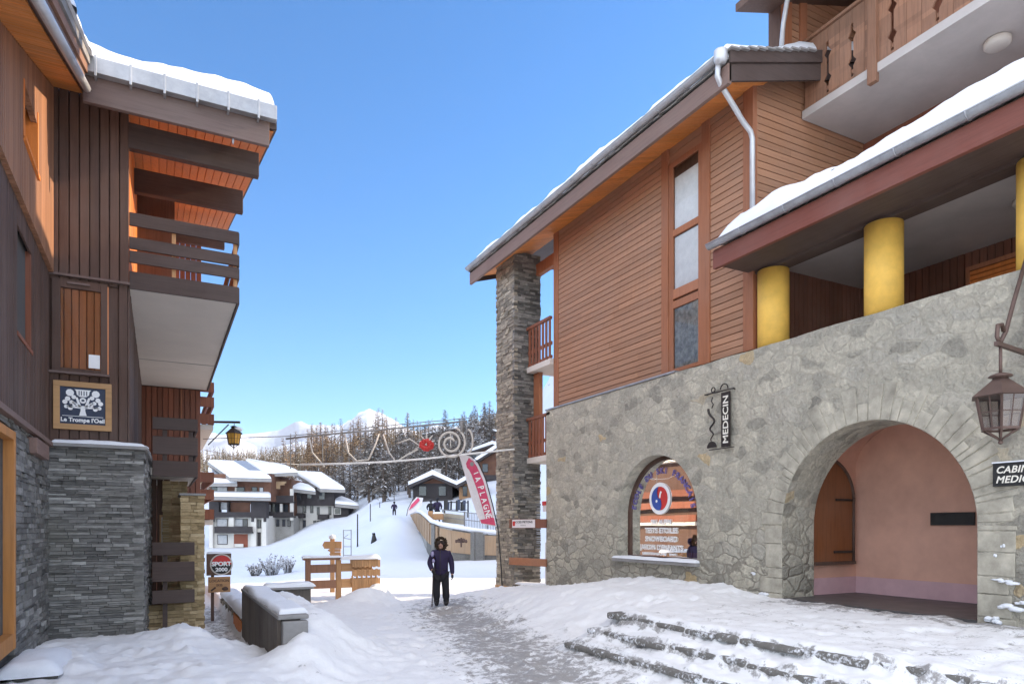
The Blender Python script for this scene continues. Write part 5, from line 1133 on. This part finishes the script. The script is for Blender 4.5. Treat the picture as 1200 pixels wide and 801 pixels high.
# ================================================================ person walking up the street
def person_figure():
    bx,by=6.24,15.95; gz=GH(bx,by); 
    t=thing('person',(bx,by,gz),'person in a navy parka with fur hood and dark trousers, walking with a thin stick','person')
    f=-FW; s=-RT   # facing the camera; s = figure's left is image right
    f=Vector((-SN,-CS,0)); lr=RT
    def P(x,y,z): return V(bx,by,gz)+lr*x+f*y+UP*z     # x to image right, y towards camera
    def skin(name,joints,edges,m,par,sub=2,root=0):
        vs,fs=skin_mesh([P(*j[:3]) for j in joints],edges,[j[3] for j in joints],root,sub); mb=MB(); mb.add(vs,fs,True); return mb.build(name,m,par)
    # continuous body
    J=[(0,0,.86,.13),(0,.0,1.05,.125),(0,-.01,1.25,.14),(0,0,1.36,.075),(0,.02,1.44,.055),(0,.03,1.53,.085),(0,.035,1.60,.075),
       (-.17,0,1.30,.06),(-.27,.03,1.06,.05),(-.20,.20,.90,.038),(-.17,.24,.86,.035),
       (.17,0,1.30,.06),(.25,-.03,1.05,.05),(.28,.03,.80,.038),(.285,.05,.74,.035),
       (-.09,0,.80,.10),(-.10,.05,.46,.065),(-.11,.0,.10,.05),(-.11,.12,.05,.042),
       (.09,0,.80,.10),(.11,.0,.46,.065),(.12,-.06,.10,.05),(.13,.07,.05,.042)]
    E_=[(0,1),(1,2),(2,3),(3,4),(4,5),(5,6),(2,7),(7,8),(8,9),(9,10),(2,11),(11,12),(12,13),(13,14),(0,15),(15,16),(16,17),(17,18),(0,19),(19,20),(20,21),(21,22)]
    skin('body',J,E_,M['skin'],t)
    JJ=[(0,0,.72,.19),(0,0,.86,.195),(0,0,1.05,.185),(0,-.01,1.24,.185),(0,0,1.38,.11),(0,.01,1.43,.09),(-.19,0,1.31,.09),(-.285,.02,1.06,.075),(-.19,.215,.885,.058),(.19,0,1.31,.09),(.265,-.03,1.05,.075),(.287,.04,.775,.055)]
    jk=skin('jacket',JJ,[(0,1),(1,2),(2,3),(3,4),(4,5),(3,6),(6,7),(7,8),(3,9),(9,10),(10,11)],M['cloth_navy'],t)
    mb=MB(); mb.blob(P(-.20,.10,1.28),(.05,.05,.07),2,.1); mb.blob(P(-.17,.17,1.12),(.04,.03,.05),2,.1); mb.build('jacket_patch',M['lav'],jk)
    mb=MB(); mb.tube([P(0,.185,.72),P(0,.19,1.0),P(0,.18,1.25),P(0,.12,1.38)],.008,5); mb.tube([P(-.13,.17,.92),P(-.05,.19,.90)],.008,5); mb.tube([P(.13,.17,.92),P(.05,.19,.90)],.008,5); mb.build('zip',M['iron'],jk)
    TJ=[(0,0,.80,.16),(-.095,.0,.74,.125),(-.105,.05,.46,.095),(-.11,.0,.12,.10),(.095,0,.74,.125),(.115,.0,.46,.095),(.125,-.055,.12,.10)]
    skin('trousers',TJ,[(0,1),(1,2),(2,3),(0,4),(4,5),(5,6)],M['trouser'],t)
    for (x,y) in ((-.11,0),(.125,-.055)):
        skin('boot',[(x,y,.22,.085),(x,y,.09,.08),(x+.01,y+.10,.055,.06),(x+.015,y+.19,.045,.05)],[(0,1),(1,2),(2,3)],M['boot'],t)
    # hood with fur rim, face
    vs=[];mb=MB(); n=18
    hd=skin('hood',[(0,-.06,1.40,.12),(0,-.05,1.52,.135),(0,-.03,1.62,.115)],[(0,1),(1,2)],M['cloth_navy'],t)
    mb=MB(); ring=[P(.125*math.sin(a),.055+.03*math.cos(a)*0,1.535+.145*math.cos(a)) for a in [2*PI*i/26 for i in range(26)]]
    rr=random.Random(2)
    for p in ring:
        for k in range(6): mb.blob(p+V(rr.uniform(-.028,.028),rr.uniform(-.03,.03),rr.uniform(-.028,.028)),rr.uniform(.016,.032),1,.35,rr)
    mb.build('fur_trim',M['fur'],hd)
    mb=MB(); mb.blob(P(0,.135,1.525),(.016,.03,.026),2,.05); 
    mb.build('nose',M['skin'],t)
    mb=MB(); 
    for x in (-.033,.033): mb.blob(P(x,.112,1.553),(.009,.006,.005),2,0)
    mb.tube([P(-.022,.114,1.478),P(0,.118,1.476),P(.022,.114,1.478)],.004,5); mb.build('eyes_and_mouth',M['hair'],t)
    mb=MB(); 
    for i in range(14): a=-1.2+2.4*i/13; mb.tube([P(.085*math.sin(a),.08,1.60+.02*math.cos(a)),P(.095*math.sin(a)*1.05,.10,1.55-.05*abs(math.sin(a)))],.014,5)
    mb.build('hair',M['hair'],t)
    # gloved hands, five fingers each
    def hand(c,dirn,side,name):
        c=Vector(c);dn=Vector(dirn).normalized();sd=Vector(side).normalized();no=dn.cross(sd)
        V0=[c-dn*.05,c,c+dn*.05];rad=[.034,.036,.034];ed=[(0,1),(1,2)]
        for k,(o,L) in enumerate(((-.028,.055),(-.010,.065),(.010,.06),(.027,.048))):
            b=len(V0); V0+= [c+dn*.055+sd*o,c+dn*(.055+L*.5)+sd*o*1.1+no*.008,c+dn*(.055+L*.8)+sd*o*1.1+no*.03]; rad+=[.012,.011,.009]; ed+=[(2,b),(b,b+1),(b+1,b+2)]
        b=len(V0); V0+=[c+sd*-.04+dn*.01,c+sd*-.055+dn*.045+no*.012]; rad+=[.013,.010]; ed+=[(1,b),(b,b+1)]
        vs,fs=skin_mesh(V0,ed,rad,1,1); mb=MB(); mb.add(vs,fs,True); mb.build(name,M['boot'],t)
    hand(P(-.16,.25,.87),f*.5+lr*.3-UP*.6,lr,'glove'); hand(P(.287,.05,.74),-UP+f*.2,f,'glove')
    stick=MB(); stick.tube([P(-.16,.30,.92),P(-.185,.33,.0)],.012,6); stick.tube([P(-.16,.30,.84),P(-.158,.30,.95)],.02,6); stick.lathe(P(-.183,.328,.05),[(.035,0),(.035,.012)],10); so=stick.build('walking_stick',M['iron']); tag(so,'thin dark walking stick in the right hand of the person in the parka','stick')
person_figure()
def tiny_person(px,py,d,h,label,m1,m2,lean=0):
    b=D(d,px,py); b.z=min(b.z+.3,max(b.z-.6,GH(b.x,b.y))) if d>50 and 0 else b.z
    t=thing('person',tuple(b),label,'person'); f=-FW; lr=RT
    k=h/1.7
    def P(x,y,z): return b+lr*(x*k)+f*(y*k)+UP*(z*k)
    J=[(0,0,.88,.15),(0,0,1.12,.16),(0,0,1.36,.1),(0,.02,1.46,.06),(0,.03,1.58,.10),(-.2,0,1.34,.07),(-.3,.06,1.08,.06),(-.22,.2,.92,.045),(.2,0,1.34,.07),(.3,.05,1.08,.06),(.27,.2,.9,.045),(-.11,0,.8,.11),(-.12,.05,.45,.075),(-.12,0,.08,.06),(-.12,.12,.05,.05),(.11,0,.8,.11),(.13,.04,.45,.075),(.14,0,.08,.06),(.14,.12,.05,.05)]
    E_=[(0,1),(1,2),(2,3),(3,4),(1,5),(5,6),(6,7),(1,8),(8,9),(9,10),(0,11),(11,12),(12,13),(13,14),(0,15),(15,16),(16,17),(17,18)]
    vs,fs=skin_mesh([P(*j[:3]) for j in J],E_,[j[3]*k for j in J],0,1); mb=MB(); mb.add(vs,fs,True); mb.build('body',m2,t)
    vs,fs=skin_mesh([P(0,0,.78),P(0,0,1.12),P(0,0,1.38),P(-.21,0,1.32),P(-.31,.06,1.06),P(.21,0,1.32),P(.31,.05,1.06)],[(0,1),(1,2),(2,3),(3,4),(2,5),(5,6)],[.2*k,.2*k,.12*k,.09*k,.08*k,.09*k,.08*k],0,1); mb=MB(); mb.add(vs,fs,True); mb.build('jacket',m1,t)
    mb=MB(); mb.blob(P(0,0,1.63),(.125*k,.125*k,.12*k),2,.03); mb.build('hat',m2,t)
tiny_person(462,605.5,78,1.75,'tiny distant person standing on the piste below the trees',M['cloth_navy'],M['trouser'])
tiny_person(512.5,612,50,1.8,'person in dark clothes standing behind the planter on the terrace',M['cloth_navy'],M['trouser'])
tiny_person(505,611,53,1.7,'person in grey jacket farther left on the terrace corner',M['trouser'],M['boot'])
# small dark stump in the snow
mk=MB(); b=D(52,438,651); b.z=GH(b.x,b.y)-.1; mk.tube([b,b+UP*.35+V(.03,0,0),b+UP*.75],[.24,.2,.10],8); mk.blob(b+UP*.75,(.13,.13,.1),2,.25); mk.blob(b+V(.3,0,.12),(.22,.15,.12),2,.25); mo=mk.build('tree_stump',M['boot']); tag(mo,'small dark stump sticking out of the snow beside the ploughed bank','stump')
# ================================================================ apartment houses on the left
AP=114.0
bgdark=plain('dark_brown_cladding',(.055,.048,.048),.8,.2,.2,.5); bgwhite=plain('offwhite_render',(.66,.63,.57),.85,.2,.08,.4); bgwood=plain('red_brown_wall',(.17,.085,.055),.8,.2,.25,.6); bgstone=slate('house_stone',[(0,(.22,.21,.19)),(.5,(.34,.325,.3)),(1,(.46,.44,.4))]); bgglass=plain('dark_window_glass',(.045,.05,.06),.12,.6,.3,.5); bglight=plain('curtained_window',(.42,.42,.42),.3,.5,.2,1.5); bgroof=plain('grey_roof_edge',(.30,.285,.27),.7,.3,.12,1); bgslab=plain('bluegrey_bare_roof',(.25,.28,.33),.6,.3,.15,.5)
def zz(zx,zy): return 230+zx/5.72,520+zy/5.72
def cb(mb,zx0,zx1,zy0,zy1,d,dep): 
    a=zz(zx0,zy0);b=zz(zx1,zy1); return mb.cbox(a[0],b[0],a[1],b[1],d,dep)
def piece(name,m,par,rects,d,dep):
    mb=MB()
    for r_ in rects: cb(mb,*r_,d,dep)
    return mb.build(name,m,par)
def win(par,zx0,zx1,zy0,zy1,d,m=None,fr=None):
    f=MB(); cb(f,zx0-4,zx1+4,zy0-3,zy1+4,d-.10,.12); fo=f.build('window',fr or bgdark,par); p=MB(); cb(p,zx0,zx1,zy0,zy1,d-.13,.04); p.build('window_pane',m or bgglass,fo); return fo
def sroof(par,eL,eR,bR,bL,d0,d1,th=1.6,snowth=2.2,bare=None):
    """sloping roof slab: eave left/right at depth d0, back right/left at depth d1 (zoom coords)"""
    q=[D(d0,*zz(*eL)),D(d0,*zz(*eR)),D(d1,*zz(*bR)),D(d1,*zz(*bL))]
    mb=MB(); mb.prism([p-UP*.55 for p in q],UP*.5); ro=mb.build('roof',bgroof,par)
    mb=MB(); A,B,C_,D_=q
    fn=lambda u,v: A.lerp(B,u/10).lerp(D_.lerp(C_,u/10),v/10)
    T=[];us=[0,.1,.4,1,2,4,6,8,9,9.6,9.9,10]
    pr=lambda s:math.sqrt(max(0,1-(1-min(min(s,10-s)/.5,1))**2))
    mb.grid(lambda u,v: fn(u,v)+UP*(.02+.5*pr(u)*pr(v)),us,us); mb.build('roof_snow',M['snow'],ro)
    if bare:
        mb=MB(); u0,u1,v0,v1=bare; mb.grid(lambda u,v: fn(u,v)+UP*.56,[u0,(u0+u1)/2,u1],[v0,(v0+v1)/2,v1]); mb.build('bare_roof_patch',bgslab,ro)
    return ro
o=D(AP,285,645); A1=thing('apartment_house',tuple(o),'nearest grey and white apartment house with brown balconies and red garage door','building','apartment houses below the ski run')
d=AP
piece('wall',bgwhite,A1,[(85,460,480,740)],d,14); piece('upper_wall',bgwood,A1,[(95,500,200,385)],d+1.2,12)
piece('dark_storey',bgdark,A1,[(85,150,385,490),(365,470,385,495),(150,365,455,490),(205,215,385,455)],d-.9,1.2)
piece('back_of_loggia',bgwood,A1,[(215,362,390,460)],d-.05,.06); piece('back_of_loggia',bglight,A1,[(150,205,392,440)],d-.05,.06)
piece('buttress',bgwhite,A1,[(85,110,490,720),(220,250,490,600),(365,400,490,710),(440,468,490,700)],d-.7,.8)
piece('bracket',bgdark,A1,[(100,118,482,520),(368,385,482,520),(450,466,482,520)],d-.85,.3)
b_=piece('balcony',bgdark,A1,[(120,375,552,595)],d-1.4,.2); piece('balcony_slab',bgdark,b_,[(120,375,588,597)],d-1.2,1.2)
for r_ in ((140,205,503,550),(255,310,503,550),(315,340,503,550)): win(A1,*r_,d,bglight if r_[0]<300 else bgglass)
win(A1,145,205,610,668,d,bglight); win(A1,405,430,510,560,d); 
piece('garage_door',plain('red_garage_door',(.27,.085,.05),.7,.3,.15,.4),A1,[(252,345,603,690)],d-.06,.1); piece('entrance_door',bgdark,A1,[(405,432,590,692)],d-.06,.1); piece('pale_board',bgwhite,A1,[(255,315,668,690)],d-.5,.1)
for r_ in ((105,140,288,330),(142,205,288,328),(270,320,290,330),(375,405,290,345),(425,447,292,345)): win(A1,*r_,d+1.2,bglight if r_[0] in(142,425) else bgglass)
piece('wood_pillar',bgwhite,A1,[(258,270,290,345)],d+1,.2)
sroof(A1,(85,352),(500,358),(500,338),(90,332),d-2.5,d+1.5)
sroof(A1,(85,262),(275,262),(190,235),(80,165),d-.5,d+9,bare=(2,7,3.5,9))
sroof(A1,(225,226),(505,232),(330,128),(75,118),d-1,d+12,bare=(6.5,9.4,3.0,9.5))
o=D(AP+6,337,640); A2=thing('apartment_house',tuple(o),'middle apartment house with stone ground floor and tall timber gable between the two white ones','building','apartment houses below the ski run')
d=AP+5
piece('stone_wall',bgstone,A2,[(466,652,480,740)],d,14); piece('upper_wall',bgwood,A2,[(400,640,235,480)],d+.5,12)
for r_ in ((485,512,508,548),(540,552,508,548),(580,592,508,548),(615,628,508,548)): win(A2,*r_,d,bglight if r_[0]<500 else bgglass)
win(A2,484,510,610,690,d)
for z_ in ((455,488),(345,392)): b_=piece('balcony',bgdark,A2,[(475,650,*z_)],d-1.2,.2); piece('balcony_slab',bgdark,b_,[(475,650,z_[1]-6,z_[1]+3)],d-1.1,1.5)
for r_ in ((485,500,405,452),(510,560,402,455),(580,612,405,450),(425,447,290,345)): win(A2,*r_,d+.5,bglight if r_[0]==485 else bgglass)
piece('white_pillar',bgwhite,A2,[(560,575,400,455),(628,648,300,510)],d-1,.5); piece('gable_board',plain('tan_gable_board',(.42,.29,.17),.8,.2,.2,.6),A2,[(520,600,250,262),(528,590,262,275),(528,560,275,300)],d-1.2,.3)
sroof(A2,(450,200),(680,190),(600,155),(330,108),d-2,d+12)
o=D(AP+10,385,630); A3=thing('apartment_house',tuple(o),'farthest white apartment house with dark upper storey and long snowy roof at the right','building','apartment houses below the ski run')
d=AP+9
piece('wall',bgwhite,A3,[(640,925,400,620),(925,1020,420,620)],d,14); piece('dark_storey',bgdark,A3,[(665,925,290,412),(920,1020,400,500)],d-.8,8)
piece('grey_wall',bgstone,A3,[(640,710,400,610)],d-.5,1)
for r_ in ((745,772,335,362),(825,860,300,370),(672,700,310,370)): win(A3,*r_,d-.8)
win(A3,928,965,432,468,d-.8,bgglass,bgwhite)
for r_ in ((722,732,410,455),(768,780,412,458),(812,822,425,470),(890,900,420,470),(718,730,512,562),(788,800,515,565),(812,820,515,562),(876,888,518,565),(990,1000,520,560),(1020,1032,520,560)): win(A3,*r_,d)
for r_ in ((670,720,462,495),(812,880,470,505),(920,1080,480,512)): piece('balcony',bgdark,A3,[r_],d-1.4,1.2)
sroof(A3,(830,300),(1000,306),(840,200),(650,190),d-2,d+10); sroof(A3,(640,300),(800,318),(760,290),(590,240),d-3,d+2); sroof(A3,(930,400),(1090,415),(1030,385),(925,345),d-2,d+5)
piece('end_wall',bgstone,A3,[(1000,1100,420,560)],d+3,6)
# ---------------------------------------------------------------- chalets among the trees on the right
def ground_depth(px,yb):
    for k in range(400):
        d=40*1.006**k; p=D(d,px,600); h=GH(p.x,p.y)
        if 617-FPX*(h-CAMH)/d<=yb: return d
    return 300
def chalet(d,px0,px1,yb,ye,yr,label,wm,gable=True,seed=0):
    d=ground_depth((px0+px1)/2,yb)
    b=D(d,(px0+px1)/2,yb); t=thing('mountain_chalet',tuple(b),label,'chalet','chalets among the trees')
    mb=MB(); s=d/FPX; mb.cbox(px0,px1,ye,yb+6,d,12); mb.build('wall',wm,t)
    ov=(px1-px0)*.12; pm=(px0+px1)/2
    E0,E1,RG=D(d-1.5,px0-ov,ye+2),D(d-1.5,px1+ov,ye+2),D(d-1.5,pm,yr)
    mb=MB(); mb.prism([E0,RG,E1,E1-UP*.4,RG-UP*.4,E0-UP*.4],FW*15); r=mb.build('roof',bgdark,t)
    mb=MB(); mb.prism([E0+UP*.02,RG+UP*.02,E1+UP*.02,E1+UP*.5,RG+UP*.7,E0+UP*.5],FW*14.9); mb.build('roof_snow',M['snow'],r)
    mb=MB(); mb.prism([D(d-.02,px0,ye),D(d-.02,px1,ye),D(d-.02,pm,yr+2)],FW*.3); mb.build('gable',bgwood,t)
    n=max(2,int((px1-px0)*s/2.4))
    for i in range(n):
        x0=px0+(px1-px0)*(i+.3)/n;x1=px0+(px1-px0)*(i+.68)/n; f=MB(); f.cbox(x0,x1,ye+3,ye+3+1.4/s,d-.08,.1); fo=f.build('window',bgdark,t); p=MB(); p.cbox(x0+.3,x1-.3,ye+3.5,ye+2.5+1.4/s,d-.12,.05); p.build('window_pane',bgglass,fo)
    mb=MB(); mb.cbox(px0-1,px1+1,ye+4+1.7/s,ye+4+2.6/s,d-1.2,1.1); mb.build('balcony',bgdark,t)
    mb=MB(); q=D(d+5,pm+ov,yr-4); mb.box(q.x-.4,q.x+.4,q.y-.4,q.y+.4,q.z-3,q.z+.4); mb.build('chimney',bgstone,r)
    return t
chalet(150,484,530,586,566,556,'dark chalet with a low snowy roof behind the terrace people',bgdark); chalet(135,538,566,583,566,559,'orange timber chalet partly behind the crimson feather flag',plain('orange_timber_wall',(.33,.19,.10),.8,.2,.2,.5))
chalet(165,560,612,560,540,522,'snow roofed chalet right above the feather flag beside the stone column',bgwood); chalet(230,505,592,527,507,499,'long chalet with a brown wall and flat snowy roof on the skyline near the column',bgwood)
chalet(190,548,606,545,530,520,'grey chalet with broad snow roof between skyline chalet and column',bgstone)
# ================================================================ trees
def larch_mesh(name,h,R,nb,seed,crownm,z0=.12,droop=.25,leafw=.30,leafl=.75,per=7,split=False):
    r=random.Random(seed); tr=MB(); bend=V(r.uniform(-.02,.02)*h,r.uniform(-.02,.02)*h,0)
    path=[V(0,0,-.6)]+[bend*(f*f)+UP*(h*f) for f in (0.05,.3,.6,.85,1)]
    tr.tube(path,[.024*h,.021*h,.016*h,.010*h,.005*h,.001*h],7)
    cr=MB()
    for i in range(nb):
        f=z0+(1-z0)*((i+r.random())/nb)**.85; L=R*(1-f)**.75*r.uniform(.55,1.15)+.15; a=r.uniform(0,2*PI); c=bend*(f*f)+UP*(h*f)
        dr=V(math.cos(a),math.sin(a),0); up0=r.uniform(-.1,.25)
        tip=c+dr*L+UP*(L*(up0-droop)); mid=c+dr*L*.5+UP*L*up0*.5
        tr.tube([c,mid,tip],[.004*h*(1-f)+.012,.012,.006],3,caps=False)
        k=max(3,int(per*L/R*1.6))
        for j in range(k):
            s=(j+r.random())/k; s=.12+.9*s; p=(c.lerp(mid,s*2) if s<.5 else mid.lerp(tip,min(1.1,s*2-1)))
            ang=a+r.uniform(-1.2,1.2); q=V(math.cos(ang),math.sin(ang),r.uniform(-.75,.05)).normalized(); l=leafl*r.uniform(.5,1.2)*(.6+.5*(1-f)); w=leafw*r.uniform(.5,1.2)*(.6+.5*(1-f))
            sd=q.cross(UP).normalized()*w*.5+UP*r.uniform(-.15,.15)*w
            p=p+V(r.uniform(-.12,.12),r.uniform(-.12,.12),r.uniform(-.1,.1))
            cr.add([p-sd*.3,p+q*l*.55-sd,p+q*l,p+q*l*.5+sd,p+sd*.3],[(0,1,2,3,4)])
    tm=tr.build(name+'_trunk',M['bark']); cm=cr.build(name+'_crown',crownm)
    a,b=tm.data,cm.data; o1,o2=Vector(tm.location),Vector(cm.location)
    for ob,me,of in ((tm,a,o1),(cm,b,o2)):
        me.transform(Matrix.Translation(of)); bpy.data.objects.remove(ob)
    return a,b
protos={'frost':[larch_mesh('larch',11+2*k,2.6+.3*k,90+10*k,50+k,M['larchcrown'],.10+.06*k,.35,.42,.95,8) for k in range(3)],
        'gold':[larch_mesh('tawny_larch',13+k,1.9+.2*k,70,60+k,M['goldcrown'],.2+.06*k,.2,.34,.85,7) for k in range(3)],
        'spruce':[larch_mesh('spruce',14,2.6,120,70,M['larchcrown'],.05,.5,.5,1.0,9)],
        'bare':[larch_mesh('frosted_tree',11,4.2,80,80,M['frostcrown'],.25,-.25,.16,.8,12)]}
def tree(kind,i,loc,h,label,cat='tree',group=None,rz=None):
    tm,cm=protos[kind][i%len(protos[kind])]
    t=thing({'frost':'larch_tree','gold':'larch_tree','spruce':'spruce_tree','bare':'bare_tree'}[kind],tuple(loc),label,cat,group)
    base={'frost':11+2*(i%3),'gold':13+(i%3),'spruce':14,'bare':11}[kind]; s=h/base; t.scale=(s,s,s); t.rotation_euler=(0,0,rz if rz is not None else R_.uniform(0,6.28))
    for nm,me_ in (('trunk',tm),('crown',cm)):
        o=bpy.data.objects.new(nm,me_); COL.objects.link(o); o.parent=t
    return t
rt_=random.Random(99)
def plant(kind,n,px0,px1,d0,d1,h0,h1,label,group,thin=None):
    k=0;tries=0
    while k<n and tries<n*20:
        tries+=1
        px=rt_.uniform(px0,px1);d=rt_.uniform(d0,d1)
        if thin and not thin(px,d): continue
        p=D(d,px,600); p.z=GH(p.x,p.y)-.2; tree(kind,k,p,rt_.uniform(h0,h1),label,'larch',group); k+=1
# clump of frosted larches beside and behind the ski run
plant('frost',9,424,446,112,150,9,14,'grey frosted larch in the clump between the apartment houses and the ski run','frosted larches left of the piste')
plant('frost',26,385,480,140,185,8,12,'grey frosted larch in the dense wood above the ski run','frosted larches above the piste')
plant('frost',40,470,580,155,225,9,14,'grey frosted larch among the snowy chalets above the terrace','frosted larches among the chalets')
plant('frost',18,440,502,100,140,6.5,10,'grey frosted larch at the top of the visible piste','frosted larches at the head of the piste')
plant('frost',22,472,545,112,150,7,11,'grey frosted larch close behind the terrace and its ski rack','frosted larches behind the terrace')
plant('gold',56,330,490,195,280,14,20,'tawny sunlit larch on the wooded crest behind the roofs','tawny larches on the crest')
plant('gold',16,480,590,240,300,10,14,'tawny sunlit larch on the crest right of the red bow','tawny larches right of the bow')
def one(kind,i,px,ytop,d,label,cat):
    p=D(d,px,600); p.z=GH(p.x,p.y)-.2; h=CAMH+d*(617-ytop)/FPX-p.z; tree(kind,i,p,h,label,cat)
one('spruce',0,523,480,190,'tall pointed spruce rising above the skyline over the spiral decoration','spruce'); one('bare',0,555,484,150,'broad bare frosted tree standing against the sky left of the column','tree')
one('bare',0,462,565,105,'small frosted young tree at the edge of the piste beside the distant person','tree'); one('spruce',0,645,462,150,'dark spruce top seen over the balcony between column and timber wall','spruce')
one('frost',1,632,470,140,'second dark tree top seen through the balcony gap, left of the spruce there','tree')
# far wood on the valley side: one mass of many small crowns
mb=MB(); r=random.Random(31)
def smalltree(mb,p,h,R):
    n=22
    mb.tube([p-UP*.5,p+UP*h*.9],[.18,.05],4,caps=False)
    for i in range(n):
        f=.1+.9*i/n; a=r.uniform(0,6.28); L=R*(1-f)**.7*r.uniform(.6,1.3)+.2; q=V(math.cos(a),math.sin(a),r.uniform(-.35,.1)); c=p+UP*h*f; sd=V(-math.sin(a),math.cos(a),0)*L*.35
        mb.add([c,c+q*L*.6-sd,c+q*L-UP*.3,c+q*L*.6+sd+UP*.2],[(0,1,2,3)])
for i in range(1500):
    px=r.uniform(190,600);d=r.uniform(300,430) if i%3 else r.uniform(230,330)
    if px>330 and d<300 and i%2: continue
    p=D(d,px,600); p.z=GH(p.x,p.y); smalltree(mb,p,r.uniform(8,14),r.uniform(1.4,2.4))
tag(mb.build('far_larch_wood',M['forest']),'distant brown and white larch wood covering the hillside behind the roofs','wood',kind='stuff')
# hill to the east: unseen, raised in the terrain to shade the far snow
# ================================================================ light, sky, camera
SKY_FILL=7.4; HAZE=0.75e-4; SUN_EL=math.radians(24); SUN_AZ=math.radians(-3)   # azimuth from +X towards +Y
w=bpy.data.worlds.new('World'); scene.world=w; w.use_nodes=True; nt=w.node_tree; bg=nt.nodes['Background']
sky=nt.nodes.new('ShaderNodeTexSky'); sky.sky_type='NISHITA'; sky.sun_disc=False; sky.sun_elevation=SUN_EL; sky.sun_rotation=PI/2-SUN_AZ; sky.altitude=1800; sky.air_density=1.0; sky.dust_density=.9; sky.ozone_density=3.0
# added fill light to lift the shade: unseen cloud sheet behind the camera
tc=N(nt,'ShaderNodeTexCoord'); dp=N(nt,'ShaderNodeVectorMath',operation='DOT_PRODUCT'); nt.links.new(tc.outputs['Generated'],dp.inputs[0]); q_=V(-SN*.75-CS*.25,-CS*.75+SN*.25,.80).normalized(); dp.inputs[1].default_value=tuple(q_)
cn=N(nt,'ShaderNodeTexNoise'); cn.inputs['Scale'].default_value=2.2; cn.inputs['Detail'].default_value=6; nt.links.new(tc.outputs['Generated'],cn.inputs['Vector'])
k_=math_(nt,'MULTIPLY',mrange(nt,dp.outputs['Value'],.10,.62,0,1),mrange(nt,cn.outputs['Fac'],.3,.6,.45,1))
cl_=mixc(nt,k_,(0,0,0),tuple(SKY_FILL*x for x in (1.0,.935,.855)))
hs=N(nt,'ShaderNodeHueSaturation'); hs.inputs['Saturation'].default_value=1.3; nt.links.new(sky.outputs[0],hs.inputs['Color'])
ad=mixc(nt,1.0,hs.outputs[0],cl_,'ADD'); nt.links.new(ad,bg.inputs[0]); bg.inputs[1].default_value=.13
sl_=bpy.data.lights.new('sun','SUN'); sl_.energy=3.9; sl_.angle=math.radians(.53); sl_.color=(1,.80,.58); so_=bpy.data.objects.new('sun',sl_); COL.objects.link(so_)
dv=Vector((math.cos(SUN_EL)*math.cos(SUN_AZ),math.cos(SUN_EL)*math.sin(SUN_AZ),math.sin(SUN_EL))); so_.rotation_euler=dv.to_track_quat('Z','Y').to_euler(); so_.location=(30,10,40)
# thin alpine haze in one closed box round everything
hz=MB(); hz.box(-7000,7000,-1700,7500,-66,770); hzo=hz.build('haze',bpy.data.materials.new('haze_air')); tag(hzo,kind='stuff')
hm=hzo.data.materials[0]; hm.use_nodes=True; hn=hm.node_tree; hn.nodes.clear(); ho=N(hn,'ShaderNodeOutputMaterial'); hv=N(hn,'ShaderNodeVolumePrincipled'); hv.inputs['Color'].default_value=(.86,.92,1,1); hv.inputs['Density'].default_value=HAZE; hv.inputs['Anisotropy'].default_value=.2; hn.links.new(hv.outputs[0],ho.inputs['Volume'])
cam=bpy.data.cameras.new('camera'); co_=bpy.data.objects.new('camera',cam); COL.objects.link(co_); scene.camera=co_
co_.location=(0,0,CAMH); co_.rotation_euler=(PI/2,0,-TH); cam.sensor_width=36; cam.lens=24; cam.shift_y=216.5/1200; cam.clip_start=.1; cam.clip_end=20000
scene.render.resolution_x=1024; scene.render.resolution_y=683
vs_=scene.view_settings; vs_.view_transform='Standard'; vs_.look='None'; vs_.exposure=1.25; vs_.gamma=1
